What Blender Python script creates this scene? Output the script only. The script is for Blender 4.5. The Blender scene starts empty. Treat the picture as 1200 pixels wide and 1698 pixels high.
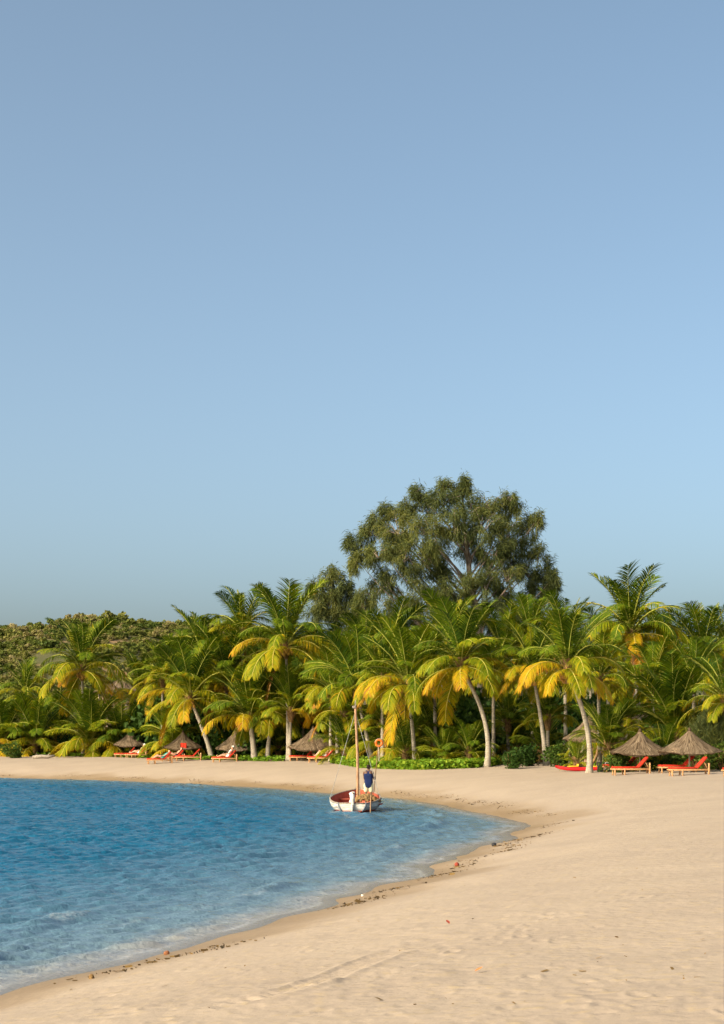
import bpy, math, random
import numpy as np
from mathutils import Vector, Matrix, Quaternion
random.seed(7); rng = np.random.default_rng(7)
SC = bpy.context.scene; COL = SC.collection
R = math.radians
# ---------------------------------------------------------------- camera model (photo pixels 1200 x 1698)
FPX = 2800.0; HY = 1225.0; CAMH = 3.2
def W(px, py, D): return Vector(((px-600)/FPX*D, D, CAMH-(py-HY)/FPX*D))
# ---------------------------------------------------------------- noise / terrain
_lat = rng.random((256, 256))
def vnoise(x, y):
    xi = np.floor(x).astype(int); yi = np.floor(y).astype(int)
    fx = x-xi; fy = y-yi; fx = fx*fx*(3-2*fx); fy = fy*fy*(3-2*fy)
    a = _lat[xi & 255, yi & 255]; b = _lat[(xi+1) & 255, yi & 255]; c = _lat[xi & 255, (yi+1) & 255]; d = _lat[(xi+1) & 255, (yi+1) & 255]
    return (a*(1-fx)+b*fx)*(1-fy)+(c*(1-fx)+d*fx)*fy
def fbm(x, y, o=4):
    s = 0; a = .5; t = 0
    for k in range(o):
        s = s+a*vnoise(x*2**k+17.3*k, y*2**k+5.1*k); t += a; a *= .5
    return s/t
def sstep(a, b, x):
    t = np.clip((x-a)/(b-a), 0, 1); return t*t*(3-2*t)
SH = [(-30,-40),(-22,-12),(-15,2),(-10,10),(-6.6,16),(-4.5,21.1),(-2.4,27.2),(-1.1,31),(.52,36.6),(2.13,42.7),(4.0,51.2),(5.7,59),(6.3,64.5),(5.2,73.4),(3.05,85),(1.0,92.4),(-2.1,99.5),(-8.1,113.4),(-18.3,128),(-29.5,137.8),(-45,144),(-80,152),(-140,160),(-300,175)]
def catmull(P, n):
    P = [np.array(p, float) for p in P]; P = [2*P[0]-P[1]]+P+[2*P[-1]-P[-2]]; out = []
    for i in range(1, len(P)-2):
        for k in range(n):
            t = k/n
            out.append(.5*(2*P[i]+(P[i+1]-P[i-1])*t+(2*P[i-1]-5*P[i]+4*P[i+1]-P[i+2])*t*t+(-P[i-1]+3*P[i]-3*P[i+1]+P[i+2])*t**3))
    out.append(P[-2]); return np.array(out)
SHP = catmull(SH, 12)
_sa = SHP[:-1]; _sd = SHP[1:]-SHP[:-1]; _sl2 = (_sd**2).sum(1); _scum = np.concatenate([[0], np.cumsum(np.sqrt(_sl2))])
def shore(X, Y):
    """signed distance to the waterline (land positive) and the arc length along it"""
    X = np.asarray(X, float); Y = np.asarray(Y, float); shp = X.shape; X = X.ravel(); Y = Y.ravel()
    best = np.full(X.size, 1e18); sgn = np.ones(X.size); arc = np.zeros(X.size)
    for i in range(len(_sa)):
        dx = X-_sa[i, 0]; dy = Y-_sa[i, 1]
        t = np.clip((dx*_sd[i, 0]+dy*_sd[i, 1])/_sl2[i], 0, 1)
        ex = dx-t*_sd[i, 0]; ey = dy-t*_sd[i, 1]; d2 = ex*ex+ey*ey
        m = d2 < best
        cr = _sd[i, 0]*dy-_sd[i, 1]*dx
        best = np.where(m, d2, best); sgn = np.where(m, np.where(cr > 0, -1., 1.), sgn); arc = np.where(m, _scum[i]+t*math.sqrt(_sl2[i]), arc)
    d = np.sqrt(best)*sgn; d = d+1.5*(fbm(arc*.28, arc*0+3.3, 3)-.5)*np.exp(-np.abs(d)/3.5)
    return d.reshape(shp), arc.reshape(shp)
def hill(X, Y):
    ridge = 20.7-9*sstep(-25, 20, X)
    up = sstep(165, 300, Y+3*np.sin(X*.09)); dn = 1-.7*sstep(310, 520, Y)
    return ridge*up*dn*(1+.26*(fbm(X*.045+9, Y*.02)-.5)) + 0
def terrain(X, Y, d=None):
    X = np.asarray(X, float); Y = np.asarray(Y, float)
    if d is None: d, _ = shore(X, Y)
    dl = np.maximum(d, 0); dw = np.maximum(-d, 0)
    z = 1.6*(1-np.exp(-(dl/6.5)**1.1)) - 2.6*(1-np.exp(-dw/14.)) 
    return z+hill(X, Y)
def G(px, py):
    """the point of the ground seen at a photo pixel"""
    D = np.concatenate([np.arange(9, 60, .1), np.arange(60, 260, .2)]); X = (px-600)/FPX*D
    gap = (CAMH-(py-HY)/FPX*D)-terrain(X, D)
    i = int(np.argmax(gap <= 0)); i = max(i, 1) if gap.min() <= 0 else len(D)-1
    t = gap[i-1]/(gap[i-1]-gap[i]+1e-9); d = D[i-1]+(D[i]-D[i-1])*t; x = (px-600)/FPX*d
    return Vector((x, d, float(terrain(np.array([x]), np.array([d]))[0])))
def gz(x, y): return float(terrain(np.array([x]), np.array([y]))[0])
def GP(px, D):
    x = (px-600)/FPX*D; return Vector((x, D, gz(x, D)))
# ---------------------------------------------------------------- mesh helpers
class MB:
    def __init__(s): s.v = []; s.f = []; s.m = []; s.t = []
    def add(s, vs, fs, m=0, tone=0.):
        o = len(s.v); s.v += [tuple(v) for v in vs]; s.f += [tuple(i+o for i in f) for f in fs]; s.m += [m]*len(fs)
        s.t += (list(tone) if hasattr(tone, '__len__') else [tone]*len(vs)); return s
    def tube(s, pts, rad, n=8, m=0, tone=0., cap=True, sq=(1, 1)):
        pts = [Vector(p) for p in pts]
        if not hasattr(rad, '__len__'): rad = [rad]*len(pts)
        vs = []; tn = []; ref = None
        for i, p in enumerate(pts):
            T = (pts[min(i+1, len(pts)-1)]-pts[max(i-1, 0)]).normalized()
            if ref is None: ref = Vector((1, 0, 0)) if abs(T.x) < .8 else Vector((0, 1, 0))
            A = (ref-T*ref.dot(T)).normalized(); B = T.cross(A); ref = A
            for k in range(n):
                a = 2*math.pi*k/n; vs.append(p+A*math.cos(a)*rad[i]*sq[0]+B*math.sin(a)*rad[i]*sq[1])
                tn.append(tone[i] if hasattr(tone, '__len__') else tone)
        fs = [(i*n+k, i*n+(k+1) % n, (i+1)*n+(k+1) % n, (i+1)*n+k) for i in range(len(pts)-1) for k in range(n)]
        if cap: fs += [tuple(range(n))[::-1], tuple((len(pts)-1)*n+k for k in range(n))]
        return s.add(vs, fs, m, tn)
    def box(s, c, size, rot=None, m=0, bev=0., tone=0.):
        x, y, z = [q/2 for q in size]; M = rot.to_matrix() if isinstance(rot, Quaternion) else (rot or Matrix.Identity(3)); c = Vector(c)
        if bev <= 0:
            vs = [c+M@Vector((sx*x, sy*y, sz*z)) for sx in (-1, 1) for sy in (-1, 1) for sz in (-1, 1)]
            fs = [(0, 1, 3, 2), (4, 6, 7, 5), (0, 4, 5, 1), (2, 3, 7, 6), (0, 2, 6, 4), (1, 5, 7, 3)]
            return s.add(vs, fs, m, tone)
        b = min(bev, x*.9, y*.9, z*.9); rings = []
        for zz, ins in ((-z, b), (-z+b*.3, b*.3), (-z+b, 0), (z-b, 0), (z-b*.3, b*.3), (z, b)):
            xx, yy = x-ins, y-ins; bb = b
            rings.append([(xx-bb, -yy), (xx, -yy+bb), (xx, yy-bb), (xx-bb, yy), (-xx+bb, yy), (-xx, yy-bb), (-xx, -yy+bb), (-xx+bb, -yy)])
            rings[-1] = [(p[0], p[1], zz) for p in rings[-1]]
        vs = [c+M@Vector(p) for r in rings for p in r]; n = 8
        fs = [(i*n+k, i*n+(k+1) % n, (i+1)*n+(k+1) % n, (i+1)*n+k) for i in range(5) for k in range(n)]+[tuple(range(n))[::-1], tuple(5*n+k for k in range(n))]
        return s.add(vs, fs, m, tone)
    def ball(s, c, r, n=10, h=7, m=0, rot=None, tone=0.):
        c = Vector(c); r = r if hasattr(r, '__len__') else (r, r, r); M = rot or Matrix.Identity(3); vs = []
        for j in range(h+1):
            th = math.pi*j/h
            for k in range(n):
                a = 2*math.pi*k/n; vs.append(c+M@Vector((r[0]*math.sin(th)*math.cos(a), r[1]*math.sin(th)*math.sin(a), -r[2]*math.cos(th))))
        fs = [(j*n+k, j*n+(k+1) % n, (j+1)*n+(k+1) % n, (j+1)*n+k) for j in range(h) for k in range(n)]
        return s.add(vs, fs, m, tone)
    def mesh(s, name, mats, smooth=True):
        me = bpy.data.meshes.new(name); me.from_pydata(s.v, [], s.f); me.validate()
        for x in (mats if isinstance(mats, (list, tuple)) else [mats]): me.materials.append(x)
        if len(me.polygons) == len(s.m): me.polygons.foreach_set('material_index', s.m)
        me.polygons.foreach_set('use_smooth', [smooth]*len(me.polygons))
        if len(me.vertices) == len(s.t) and any(s.t):
            a = me.attributes.new('tone', 'FLOAT', 'POINT'); a.data.foreach_set('value', np.array(s.t, dtype=np.float32))
        me.update(); return me
    def build(s, name, mats, parent=None, smooth=True, loc=None):
        return ob(name, s.mesh(name, mats, smooth), parent, loc)
def ob(name, data, parent=None, loc=None, rz=0., sc=1.):
    o = bpy.data.objects.new(name, data); COL.objects.link(o)
    if parent: o.parent = parent
    if loc is not None: o.location = loc
    o.rotation_euler = (0, 0, rz)
    if sc != 1.: o.scale = (sc,)*3
    return o
def tag(o, label, cat, group=None, kind=None):
    if label: o['label'] = label; o['category'] = cat
    if group: o['group'] = group
    if kind: o['kind'] = kind
    return o
def thing(name, label, cat, loc=(0, 0, 0), rz=0., group=None, sc=1.):
    o = ob(name, None, None, loc, rz, sc); o.empty_display_size = .2; return tag(o, label, cat, group)
def np_mesh(name, V, F, mat, attrs=None, smooth=False):
    me = bpy.data.meshes.new(name); V = np.asarray(V, np.float32); F = np.asarray(F, np.int32); k = F.shape[1]
    me.vertices.add(len(V)); me.vertices.foreach_set('co', V.ravel()); me.loops.add(F.size); me.loops.foreach_set('vertex_index', F.ravel())
    me.polygons.add(len(F)); me.polygons.foreach_set('loop_start', np.arange(0, F.size, k, dtype=np.int32)); me.polygons.foreach_set('use_smooth', np.full(len(F), smooth))
    me.update(calc_edges=True)
    for n, a in (attrs or {}).items():
        t = me.attributes.new(n, 'FLOAT', 'POINT'); t.data.foreach_set('value', np.asarray(a, np.float32))
    me.materials.append(mat); me.validate(); return me
def quads(C, U, Vv):
    """cards: centre C, half axes U and Vv -> V, F"""
    V = np.stack([C-U-Vv, C+U-Vv, C+U+Vv, C-U+Vv], 1).reshape(-1, 3); return V, np.arange(len(V)).reshape(-1, 4)
def unit(a): return a/np.maximum(np.linalg.norm(a, axis=-1, keepdims=True), 1e-9)
# ---------------------------------------------------------------- materials
def newmat(name):
    m = bpy.data.materials.new(name); m.use_nodes = True; nt = m.node_tree; b = nt.nodes['Principled BSDF']; return m, nt, b
def nd(nt, t, ins=None, **kw):
    n = nt.nodes.new(t)
    for k, v in kw.items(): setattr(n, k, v)
    for k, v in (ins or {}).items():
        if isinstance(v, bpy.types.NodeSocket): nt.links.new(v, n.inputs[k])
        else: n.inputs[k].default_value = v
    return n
def c4(c): return (c[0], c[1], c[2], 1)
def mixc(nt, f, a, b, mode='MIX'):
    n = nd(nt, 'ShaderNodeMix', data_type='RGBA', blend_type=mode)
    for i, v in ((0, f), (6, a), (7, b)):
        if isinstance(v, bpy.types.NodeSocket): nt.links.new(v, n.inputs[i])
        else: n.inputs[i].default_value = c4(v) if hasattr(v, '__len__') else v
    return n.outputs[2]
def ramp(nt, fac, stops):
    n = nd(nt, 'ShaderNodeValToRGB', {'Fac': fac}); e = n.color_ramp.elements
    while len(e) > len(stops): e.remove(e[-1])
    while len(e) < len(stops): e.new(1)
    for q, (p, c) in zip(e, stops): q.position = p; q.color = c4(c) if hasattr(c, '__len__') else (c, c, c, 1)
    return n.outputs['Color']
def math_(nt, op, a, b=0., c=None):
    n = nd(nt, 'ShaderNodeMath', operation=op)
    for i, v in enumerate((a, b, c)):
        if v is None: continue
        if isinstance(v, bpy.types.NodeSocket): nt.links.new(v, n.inputs[i])
        else: n.inputs[i].default_value = v
    return n.outputs[0]
def objco(nt, scale=(1, 1, 1)):
    t = nd(nt, 'ShaderNodeTexCoord'); return nd(nt, 'ShaderNodeMapping', {'Vector': t.outputs['Object'], 'Scale': scale}).outputs[0]
def pmat(name, c1, c2, scale=4., rough=.8, spec=.25, bump=0., stretch=(1, 1, 1), detail=5., orand=0.):
    m, nt, b = newmat(name); v = objco(nt, stretch)
    n = nd(nt, 'ShaderNodeTexNoise', {'Vector': v, 'Scale': scale, 'Detail': detail})
    col = ramp(nt, n.outputs['Fac'], [(.3, c1), (.7, c2)])
    if orand:
        oi = nd(nt, 'ShaderNodeObjectInfo'); k = math_(nt, 'MULTIPLY_ADD', oi.outputs['Random'], orand, 1-orand/2)
        h = nd(nt, 'ShaderNodeHueSaturation', {'Color': col, 'Value': k}); col = h.outputs[0]
    nt.links.new(col, b.inputs['Base Color']); b.inputs['Roughness'].default_value = rough; b.inputs['Specular IOR Level'].default_value = spec
    if bump:
        bp = nd(nt, 'ShaderNodeBump', {'Height': n.outputs['Fac'], 'Strength': 1., 'Distance': bump}); nt.links.new(bp.outputs[0], b.inputs['Normal'])
    return m
def leafmat(name, stops, trans=.20, rough=.6, spec=.08, jitter=.12, tcol=1.3):
    """foliage: colour by the 'tone' of each leaf, with some light let through"""
    m, nt, b = newmat(name); a = nd(nt, 'ShaderNodeAttribute', attribute_name='tone'); oi = nd(nt, 'ShaderNodeObjectInfo')
    g = nd(nt, 'ShaderNodeNewGeometry'); n = nd(nt, 'ShaderNodeTexNoise', {'Vector': g.outputs['Position'], 'Scale': 2.5, 'Detail': 2.})
    f = math_(nt, 'ADD', a.outputs['Fac'], math_(nt, 'MULTIPLY', math_(nt, 'SUBTRACT', oi.outputs['Random'], .5), jitter))
    f = math_(nt, 'ADD', f, math_(nt, 'MULTIPLY', math_(nt, 'SUBTRACT', n.outputs['Fac'], .5), .25))
    col = ramp(nt, f, stops); nt.links.new(col, b.inputs['Base Color']); b.inputs['Roughness'].default_value = rough; b.inputs['Specular IOR Level'].default_value = spec
    tr = nd(nt, 'ShaderNodeBsdfTranslucent', {'Color': mixc(nt, 1., col, (tcol, tcol*1.05, tcol*.5), 'MULTIPLY')})
    mx = nd(nt, 'ShaderNodeMixShader', {'Fac': trans}); nt.links.new(b.outputs[0], mx.inputs[1]); nt.links.new(tr.outputs[0], mx.inputs[2])
    nt.links.new(mx.outputs[0], nt.nodes['Material Output'].inputs['Surface']); return m
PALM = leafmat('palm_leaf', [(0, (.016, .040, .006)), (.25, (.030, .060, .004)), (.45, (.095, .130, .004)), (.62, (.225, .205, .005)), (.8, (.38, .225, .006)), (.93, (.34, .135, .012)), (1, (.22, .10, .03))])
RACHIS = leafmat('palm_stalk', [(0, (.16, .20, .03)), (.5, (.30, .28, .05)), (.8, (.45, .28, .05)), (1, (.3, .16, .06))], trans=.0)
BARK = pmat('palm_bark', (.20, .165, .125), (.38, .32, .25), 5, .9, .1, .03, (1, 1, 5))
BARK2 = pmat('casuarina_bark', (.16, .115, .085), (.34, .26, .20), 3, .9, .1, .03, (2, 2, .6))
FIBRE = pmat('palm_fibre', (.13, .075, .035), (.32, .19, .08), 9, .95, .1, .03)
NUT = pmat('coconut_skin', (.30, .16, .03), (.50, .27, .05), 3, .5, .3, .0, orand=.5)
CASU = leafmat('casuarina_needles', [(0, (.042, .056, .022)), (.4, (.085, .102, .032)), (.7, (.138, .146, .036)), (1, (.20, .185, .045))], trans=.35, rough=.7, spec=.15, jitter=.0, tcol=1.1)
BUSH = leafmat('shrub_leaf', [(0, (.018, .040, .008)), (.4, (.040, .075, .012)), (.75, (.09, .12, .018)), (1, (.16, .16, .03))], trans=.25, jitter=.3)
SCRUB = leafmat('scrub_leaf', [(0, (.055, .08, .018)), (.3, (.11, .125, .025)), (.55, (.17, .16, .04)), (.75, (.19, .16, .058)), (1, (.24, .19, .09))], trans=.3, rough=.8, spec=.1, jitter=.2)
CREEP = leafmat('creeper_leaf', [(0, (.08, .15, .014)), (.5, (.15, .25, .018)), (1, (.28, .31, .03))], trans=.3)
THATCH = pmat('thatch', (.095, .062, .039), (.215, .152, .098), 7, .95, .08, .03, (5, 5, 1.0), orand=.15)
STRAW = leafmat('straw', [(0, (.08, .053, .033)), (.5, (.168, .117, .074)), (1, (.27, .20, .135))], trans=.1, rough=.95, spec=.05, tcol=1.)
WOOD = pmat('pole_wood', (.23, .12, .065), (.42, .24, .13), 6, .7, .2, .01, (3, 3, .5))
DECKW = pmat('lounger_wood', (.32, .15, .06), (.52, .28, .12), 6, .6, .3, .0, (2, 6, 6))
GREYW = pmat('weathered_wood', (.18, .14, .11), (.36, .30, .24), 6, .9, .15, .01, (3, 3, .5))
REDC = pmat('red_canvas', (.37, .020, .009), (.48, .033, .013), 3, .8, .15, .01, orand=.2)
ORNG = pmat('orange_plastic', (.75, .12, .012), (.8, .16, .02), 3, .5, .3)
KRED = pmat('kayak_red', (.62, .012, .018), (.7, .02, .02), 2, .35, .4)
KYEL = pmat('kayak_yellow', (.8, .42, .01), (.85, .48, .02), 2, .4, .4)
WHT = pmat('white_paint', (.60, .57, .52), (.78, .76, .72), 4, .55, .35, .002, (1, 1, 3))
HULLW = pmat('worn_hull_paint', (.26, .235, .20), (.66, .63, .58), 3.5, .65, .25, .004, (1, .6, 4.))
HULLG = pmat('grey_trim', (.10, .115, .15), (.18, .19, .22), 4, .6, .3)
BOTR = pmat('red_bottom_paint', (.35, .035, .015), (.48, .07, .03), 5, .6, .3)
INRED = pmat('oxide_red_paint', (.28, .055, .030), (.44, .115, .065), 4, .7, .2, .004)
NET = pmat('net_twine', (.11, .065, .03), (.27, .165, .07), 14, .95, .05, .03)
SKIN = pmat('dark_skin', (.10, .045, .022), (.15, .07, .035), 6, .5, .35)
SKINL = pmat('tanned_skin', (.44, .24, .15), (.54, .31, .20), 6, .5, .35)
HAIR = pmat('black_hair', (.012, .008, .006), (.03, .018, .012), 30, .8, .2, .004)
HAIRB = pmat('brown_hair', (.06, .03, .015), (.12, .06, .03), 30, .8, .2, .004)
BLUEC = pmat('blue_cotton', (.008, .015, .055), (.014, .024, .08), 5, .9, .1, .01)
CREAM = pmat('cream_cotton', (.52, .47, .30), (.66, .60, .42), 5, .9, .1, .01)
WCOT = pmat('white_cotton', (.68, .66, .62), (.8, .78, .75), 5, .9, .1, .01)
TEAL = pmat('teal_cotton', (.03, .22, .19), (.05, .30, .26), 5, .9, .1, .01)
ROPE = pmat('grey_rope', (.22, .21, .20), (.38, .36, .34), 20, .9, .1)
DARK = pmat('dark_plastic', (.018, .018, .022), (.04, .04, .045), 5, .6, .2)
WALLM = pmat('earth_wall', (.20, .13, .08), (.30, .20, .13), 3, .9, .1, .02)
# ---------------------------------------------------------------- world, sun, camera
SUN = Vector((-.80, -.60, 0)).normalized()*math.cos(R(29)); SUN.z = math.sin(R(29))
w = bpy.data.worlds.new('World'); SC.world = w; w.use_nodes = True; nt = w.node_tree
sky = nd(nt, 'ShaderNodeTexSky', sky_type='NISHITA'); sky.sun_disc = False; sky.sun_elevation = R(29); sky.sun_rotation = math.atan2(SUN.x, SUN.y)
sky.air_density = .5; sky.dust_density = 5.1; sky.ozone_density = 1.0; sky.altitude = 0
nt.links.new(mixc(nt, 1., sky.outputs[0], (1.11, 1.185, 1.01), 'MULTIPLY'), nt.nodes['Background'].inputs[0]); nt.nodes['Background'].inputs[1].default_value = SKY_STRENGTH = .141
L = bpy.data.lights.new('sun', 'SUN'); L.energy = 2.1; L.angle = R(.5); L.color = (1, .86, .66)
lo = bpy.data.objects.new('sun', L); COL.objects.link(lo); lo.rotation_mode = 'QUATERNION'; lo.rotation_quaternion = (-SUN).to_track_quat('-Z', 'Y'); lo.location = (-40, -30, 40)
cd = bpy.data.cameras.new('camera'); cam = bpy.data.objects.new('camera', cd); COL.objects.link(cam); SC.camera = cam
cam.location = (0, 0, CAMH); cam.rotation_euler = (R(90), 0, 0); cd.sensor_width = 36; cd.lens = FPX/1698*36; cd.shift_y = (HY-849)/1698; cd.clip_end = 6000; cd.clip_start = .1
SC.view_settings.view_transform = 'Standard'; SC.view_settings.look = 'None'; SC.view_settings.exposure = 1.0
SC.cycles.max_bounces = 8; SC.cycles.transparent_max_bounces = 12; SC.cycles.use_denoising = True; SC.cycles.use_adaptive_sampling = False
# ---------------------------------------------------------------- ground
VEGPX = [(-250, 1253), (0, 1254), (100, 1254), (200, 1256), (350, 1260), (440, 1262.5), (540, 1262), (600, 1270), (700, 1273), (800, 1270.5), (850, 1263), (930, 1257), (990, 1273), (1100, 1275.5), (1200, 1276), (1330, 1277)]
VEG = np.array([G(*p)[:2] for p in VEGPX]); VEG = VEG[np.argsort(VEG[:, 0])]
def vegline(X): return np.interp(X, VEG[:, 0], VEG[:, 1])
Ds = [3.5]
while Ds[-1] < 1700:
    D = Ds[-1]; Ds.append(D+(.028+.0027*D if D < 60 else .009*D if D < 175 else .03*D))
us = list(np.arange(-.262, .2625, .00125)); step = .00125
lft = []; u = us[0]
while u > -4: step *= 1.22; u -= step; lft.append(u)
step = .00125; rgt = []; u = us[-1]
while u < 4: step *= 1.22; u += step; rgt.append(u)
us = np.array(lft[::-1]+us+rgt); Ds = np.array(Ds)
UU, YY = np.meshgrid(us, Ds); XX = UU*YY
SD, ARC = shore(XX, YY)
Z = terrain(XX, YY, SD)
land = sstep(.8, 3., SD)
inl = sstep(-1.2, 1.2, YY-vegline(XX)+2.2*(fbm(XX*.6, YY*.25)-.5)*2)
# sand: broad hollows, trodden patches, footprints, one wheel track
Z += land*(1-.5*inl)*.10*(fbm(XX*.33+3, YY*.33)-.5)
tro = sstep(.50, .66, fbm(XX*.45+40, YY*.40+7))
Z += land*(1-inl)*(.008+.032*tro)*(fbm(XX*3.1, YY*3.1+50, 3)-.5)
Z += land*sstep(70, 30, YY)*.010*(fbm(XX*9, YY*9+20, 2)-.5)
def dent(cx, cy, ang, l, wd, dep):
    global Z
    r0, r1 = np.searchsorted(Ds, cy-.5), np.searchsorted(Ds, cy+.5); c0, c1 = np.searchsorted(us, (cx-.5)/cy), np.searchsorted(us, (cx+.5)/cy)
    if r1 <= r0 or c1 <= c0: return
    x = XX[r0:r1, c0:c1]-cx; y = YY[r0:r1, c0:c1]-cy; ca, sa = math.cos(ang), math.sin(ang)
    q = ((x*ca+y*sa)/l)**2+((-x*sa+y*ca)/wd)**2
    Z[r0:r1, c0:c1] += -dep*np.exp(-q*1.6)+dep*.75*np.exp(-((np.sqrt(q)-1.35)/.4)**2)
rr = random.Random(5)
for k in range(16):                                              # lines of footprints
    px, py = rr.uniform(300, 1250), rr.uniform(1330, 1720); p = G(px, py); a = rr.uniform(0, 6.28)
    if rr.random() < .6: a = math.atan2(.6, .8)+rr.uniform(-.5, .5)
    for j in range(rr.randint(4, 14)):
        s = 1 if j % 2 else -1; x = p.x+math.cos(a)*.62*j-math.sin(a)*.1*s; y = p.y+math.sin(a)*.62*j+math.cos(a)*.1*s
        dent(x+rr.uniform(-.04, .04), y, a+rr.uniform(-.2, .2), .15, .065, rr.uniform(.006, .014)); a += rr.uniform(-.05, .05)
for k in range(260):
    p = G(rr.uniform(150, 1300), rr.triangular(1340, 1740, 1700)); dent(p.x, p.y, rr.uniform(0, 3), rr.uniform(.06, .16), rr.uniform(.05, .09), rr.uniform(.003, .010))
track = catmull([np.array(G(*p)[:2]) for p in ((300, 1690), (370, 1668), (450, 1652), (520, 1632), (590, 1604), (640, 1583), (700, 1566), (790, 1548))], 24)
_t = np.concatenate([[0], np.cumsum(np.linalg.norm(np.diff(track, axis=0), axis=1))])
r0, r1 = np.searchsorted(Ds, track[:, 1].min()-1), np.searchsorted(Ds, track[:, 1].max()+1)
tx, ty = XX[r0:r1], YY[r0:r1]; best = np.full(tx.shape, 9e9); arc = np.zeros(tx.shape); sg = np.zeros(tx.shape)
for i in range(len(track)-1):
    a = track[i]; d = track[i+1]-a; l = math.hypot(*d)
    t = np.clip(((tx-a[0])*d[0]+(ty-a[1])*d[1])/l/l, 0, 1); ex = tx-a[0]-t*d[0]; ey = ty-a[1]-t*d[1]; q = np.hypot(ex, ey); m = q < best
    best = np.where(m, q, best); arc = np.where(m, _t[i]+t*l, arc); sg = np.where(m, np.sign(ex*d[1]-ey*d[0]), sg)
fade = sstep(0, 1.5, arc)*sstep(_t[-1], _t[-1]-3, arc)*(.35+.65*fbm(tx*.9, ty*.9+3))
prof = np.exp(-(best/.17)**4); Z[r0:r1] += fade*(-.010*prof+.026*np.exp(-((best-.22)/.05)**2)+.024*prof*np.sin(arc*2*math.pi/.17+sg*best*9))
wet = sstep(2.5, .1, SD+1.5*(fbm(ARC*.35, SD*.4+9)-.5)*2)*sstep(-1.2, -.1, SD)
V = np.stack([XX.ravel(), YY.ravel(), Z.ravel()], 1); nr, nc = XX.shape
I = np.arange(nr*nc).reshape(nr, nc); F = np.stack([I[:-1, :-1], I[:-1, 1:], I[1:, 1:], I[1:, :-1]], -1).reshape(-1, 4)
m, nt, b = newmat('sand'); g = nd(nt, 'ShaderNodeNewGeometry'); P = g.outputs['Position']
at = lambda n: nd(nt, 'ShaderNodeAttribute', attribute_name=n).outputs['Fac']
n1 = nd(nt, 'ShaderNodeTexNoise', {'Vector': P, 'Scale': .5, 'Detail': 4.}); n2 = nd(nt, 'ShaderNodeTexNoise', {'Vector': P, 'Scale': 7., 'Detail': 5.}); n3 = nd(nt, 'ShaderNodeTexNoise', {'Vector': P, 'Scale': 60., 'Detail': 3.})
col = mixc(nt, ramp(nt, n1.outputs[0], [(.35, 0), (.65, 1)]), (.332, .254, .193), (.365, .281, .212))
col = mixc(nt, ramp(nt, n2.outputs[0], [(.54, 0), (.70, .75)]), col, (.385, .285, .18))  # paler yellow blotches: sunlit faces of footprints painted into the sand colour
col = mixc(nt, ramp(nt, n3.outputs[0], [(.62, 0), (.74, .35)]), col, (.22, .16, .10))
wn = nd(nt, 'ShaderNodeTexNoise', {'Vector': P, 'Scale': 3., 'Detail': 4.})
wetc = mixc(nt, wn.outputs[0], (.215, .14, .072), (.27, .18, .10)); col = mixc(nt, at('wet'), col, wetc)
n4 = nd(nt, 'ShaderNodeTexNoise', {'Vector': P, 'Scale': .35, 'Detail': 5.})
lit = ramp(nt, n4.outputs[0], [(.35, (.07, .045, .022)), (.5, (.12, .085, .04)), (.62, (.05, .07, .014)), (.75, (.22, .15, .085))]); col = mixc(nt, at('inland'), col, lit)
n5 = nd(nt, 'ShaderNodeTexNoise', {'Vector': P, 'Scale': .12, 'Detail': 4.})
hc = ramp(nt, n5.outputs[0], [(.35, (.075, .078, .03)), (.56, (.11, .095, .04)), (.72, (.30, .18, .09))]); col = mixc(nt, at('hill'), col, hc)
nt.links.new(col, b.inputs['Base Color']); nt.links.new(ramp(nt, at('wet'), [(0, .9), (1, .45)]), b.inputs['Roughness']); b.inputs['Specular IOR Level'].default_value = .15
bh = math_(nt, 'ADD', math_(nt, 'MULTIPLY', n2.outputs[0], .03), math_(nt, 'MULTIPLY', n3.outputs[0], .002))
bp = nd(nt, 'ShaderNodeBump', {'Height': bh, 'Strength': .6, 'Distance': 1.}); nt.links.new(bp.outputs[0], b.inputs['Normal'])
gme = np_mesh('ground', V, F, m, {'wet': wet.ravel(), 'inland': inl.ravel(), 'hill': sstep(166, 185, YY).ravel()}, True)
tag(ob('ground', gme), None, None, kind='structure')
# ---------------------------------------------------------------- sea
Dw = [9.]
while Dw[-1] < 185: D = Dw[-1]; Dw.append(D+max(.03, .0019*D))
uw = list(np.arange(-.30, .135, .0017)); st = .0017; u = uw[0]; lf = []
while u > -3: st *= 1.15; u -= st; lf.append(u)
uw = np.array(lf[::-1]+uw); UU, YY = np.meshgrid(uw, np.array(Dw)); XX = UU*YY
SD, ARC = shore(XX, YY); dep = np.maximum(-SD, 0)
h = np.zeros_like(XX); q = random.Random(11)
for k in range(46):
    lam = .26*1.040**k; a = R(-58)+q.gauss(0, .55); kk = 2*math.pi/lam; amp = .0115*lam**.55*q.uniform(.6, 1.2)
    ph = kk*(XX*math.cos(a)+YY*math.sin(a))+q.uniform(0, 6.28); h += amp*((1-np.abs(np.sin(ph*.5)))*1.5-.545) if k % 3 == 0 else amp*np.sin(ph)
h *= (.55+.9*fbm(XX*.12, YY*.09+3))*(.6*sstep(0, .8, dep)+.4*sstep(.5, 6, dep))
foam = np.zeros_like(XX)
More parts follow.
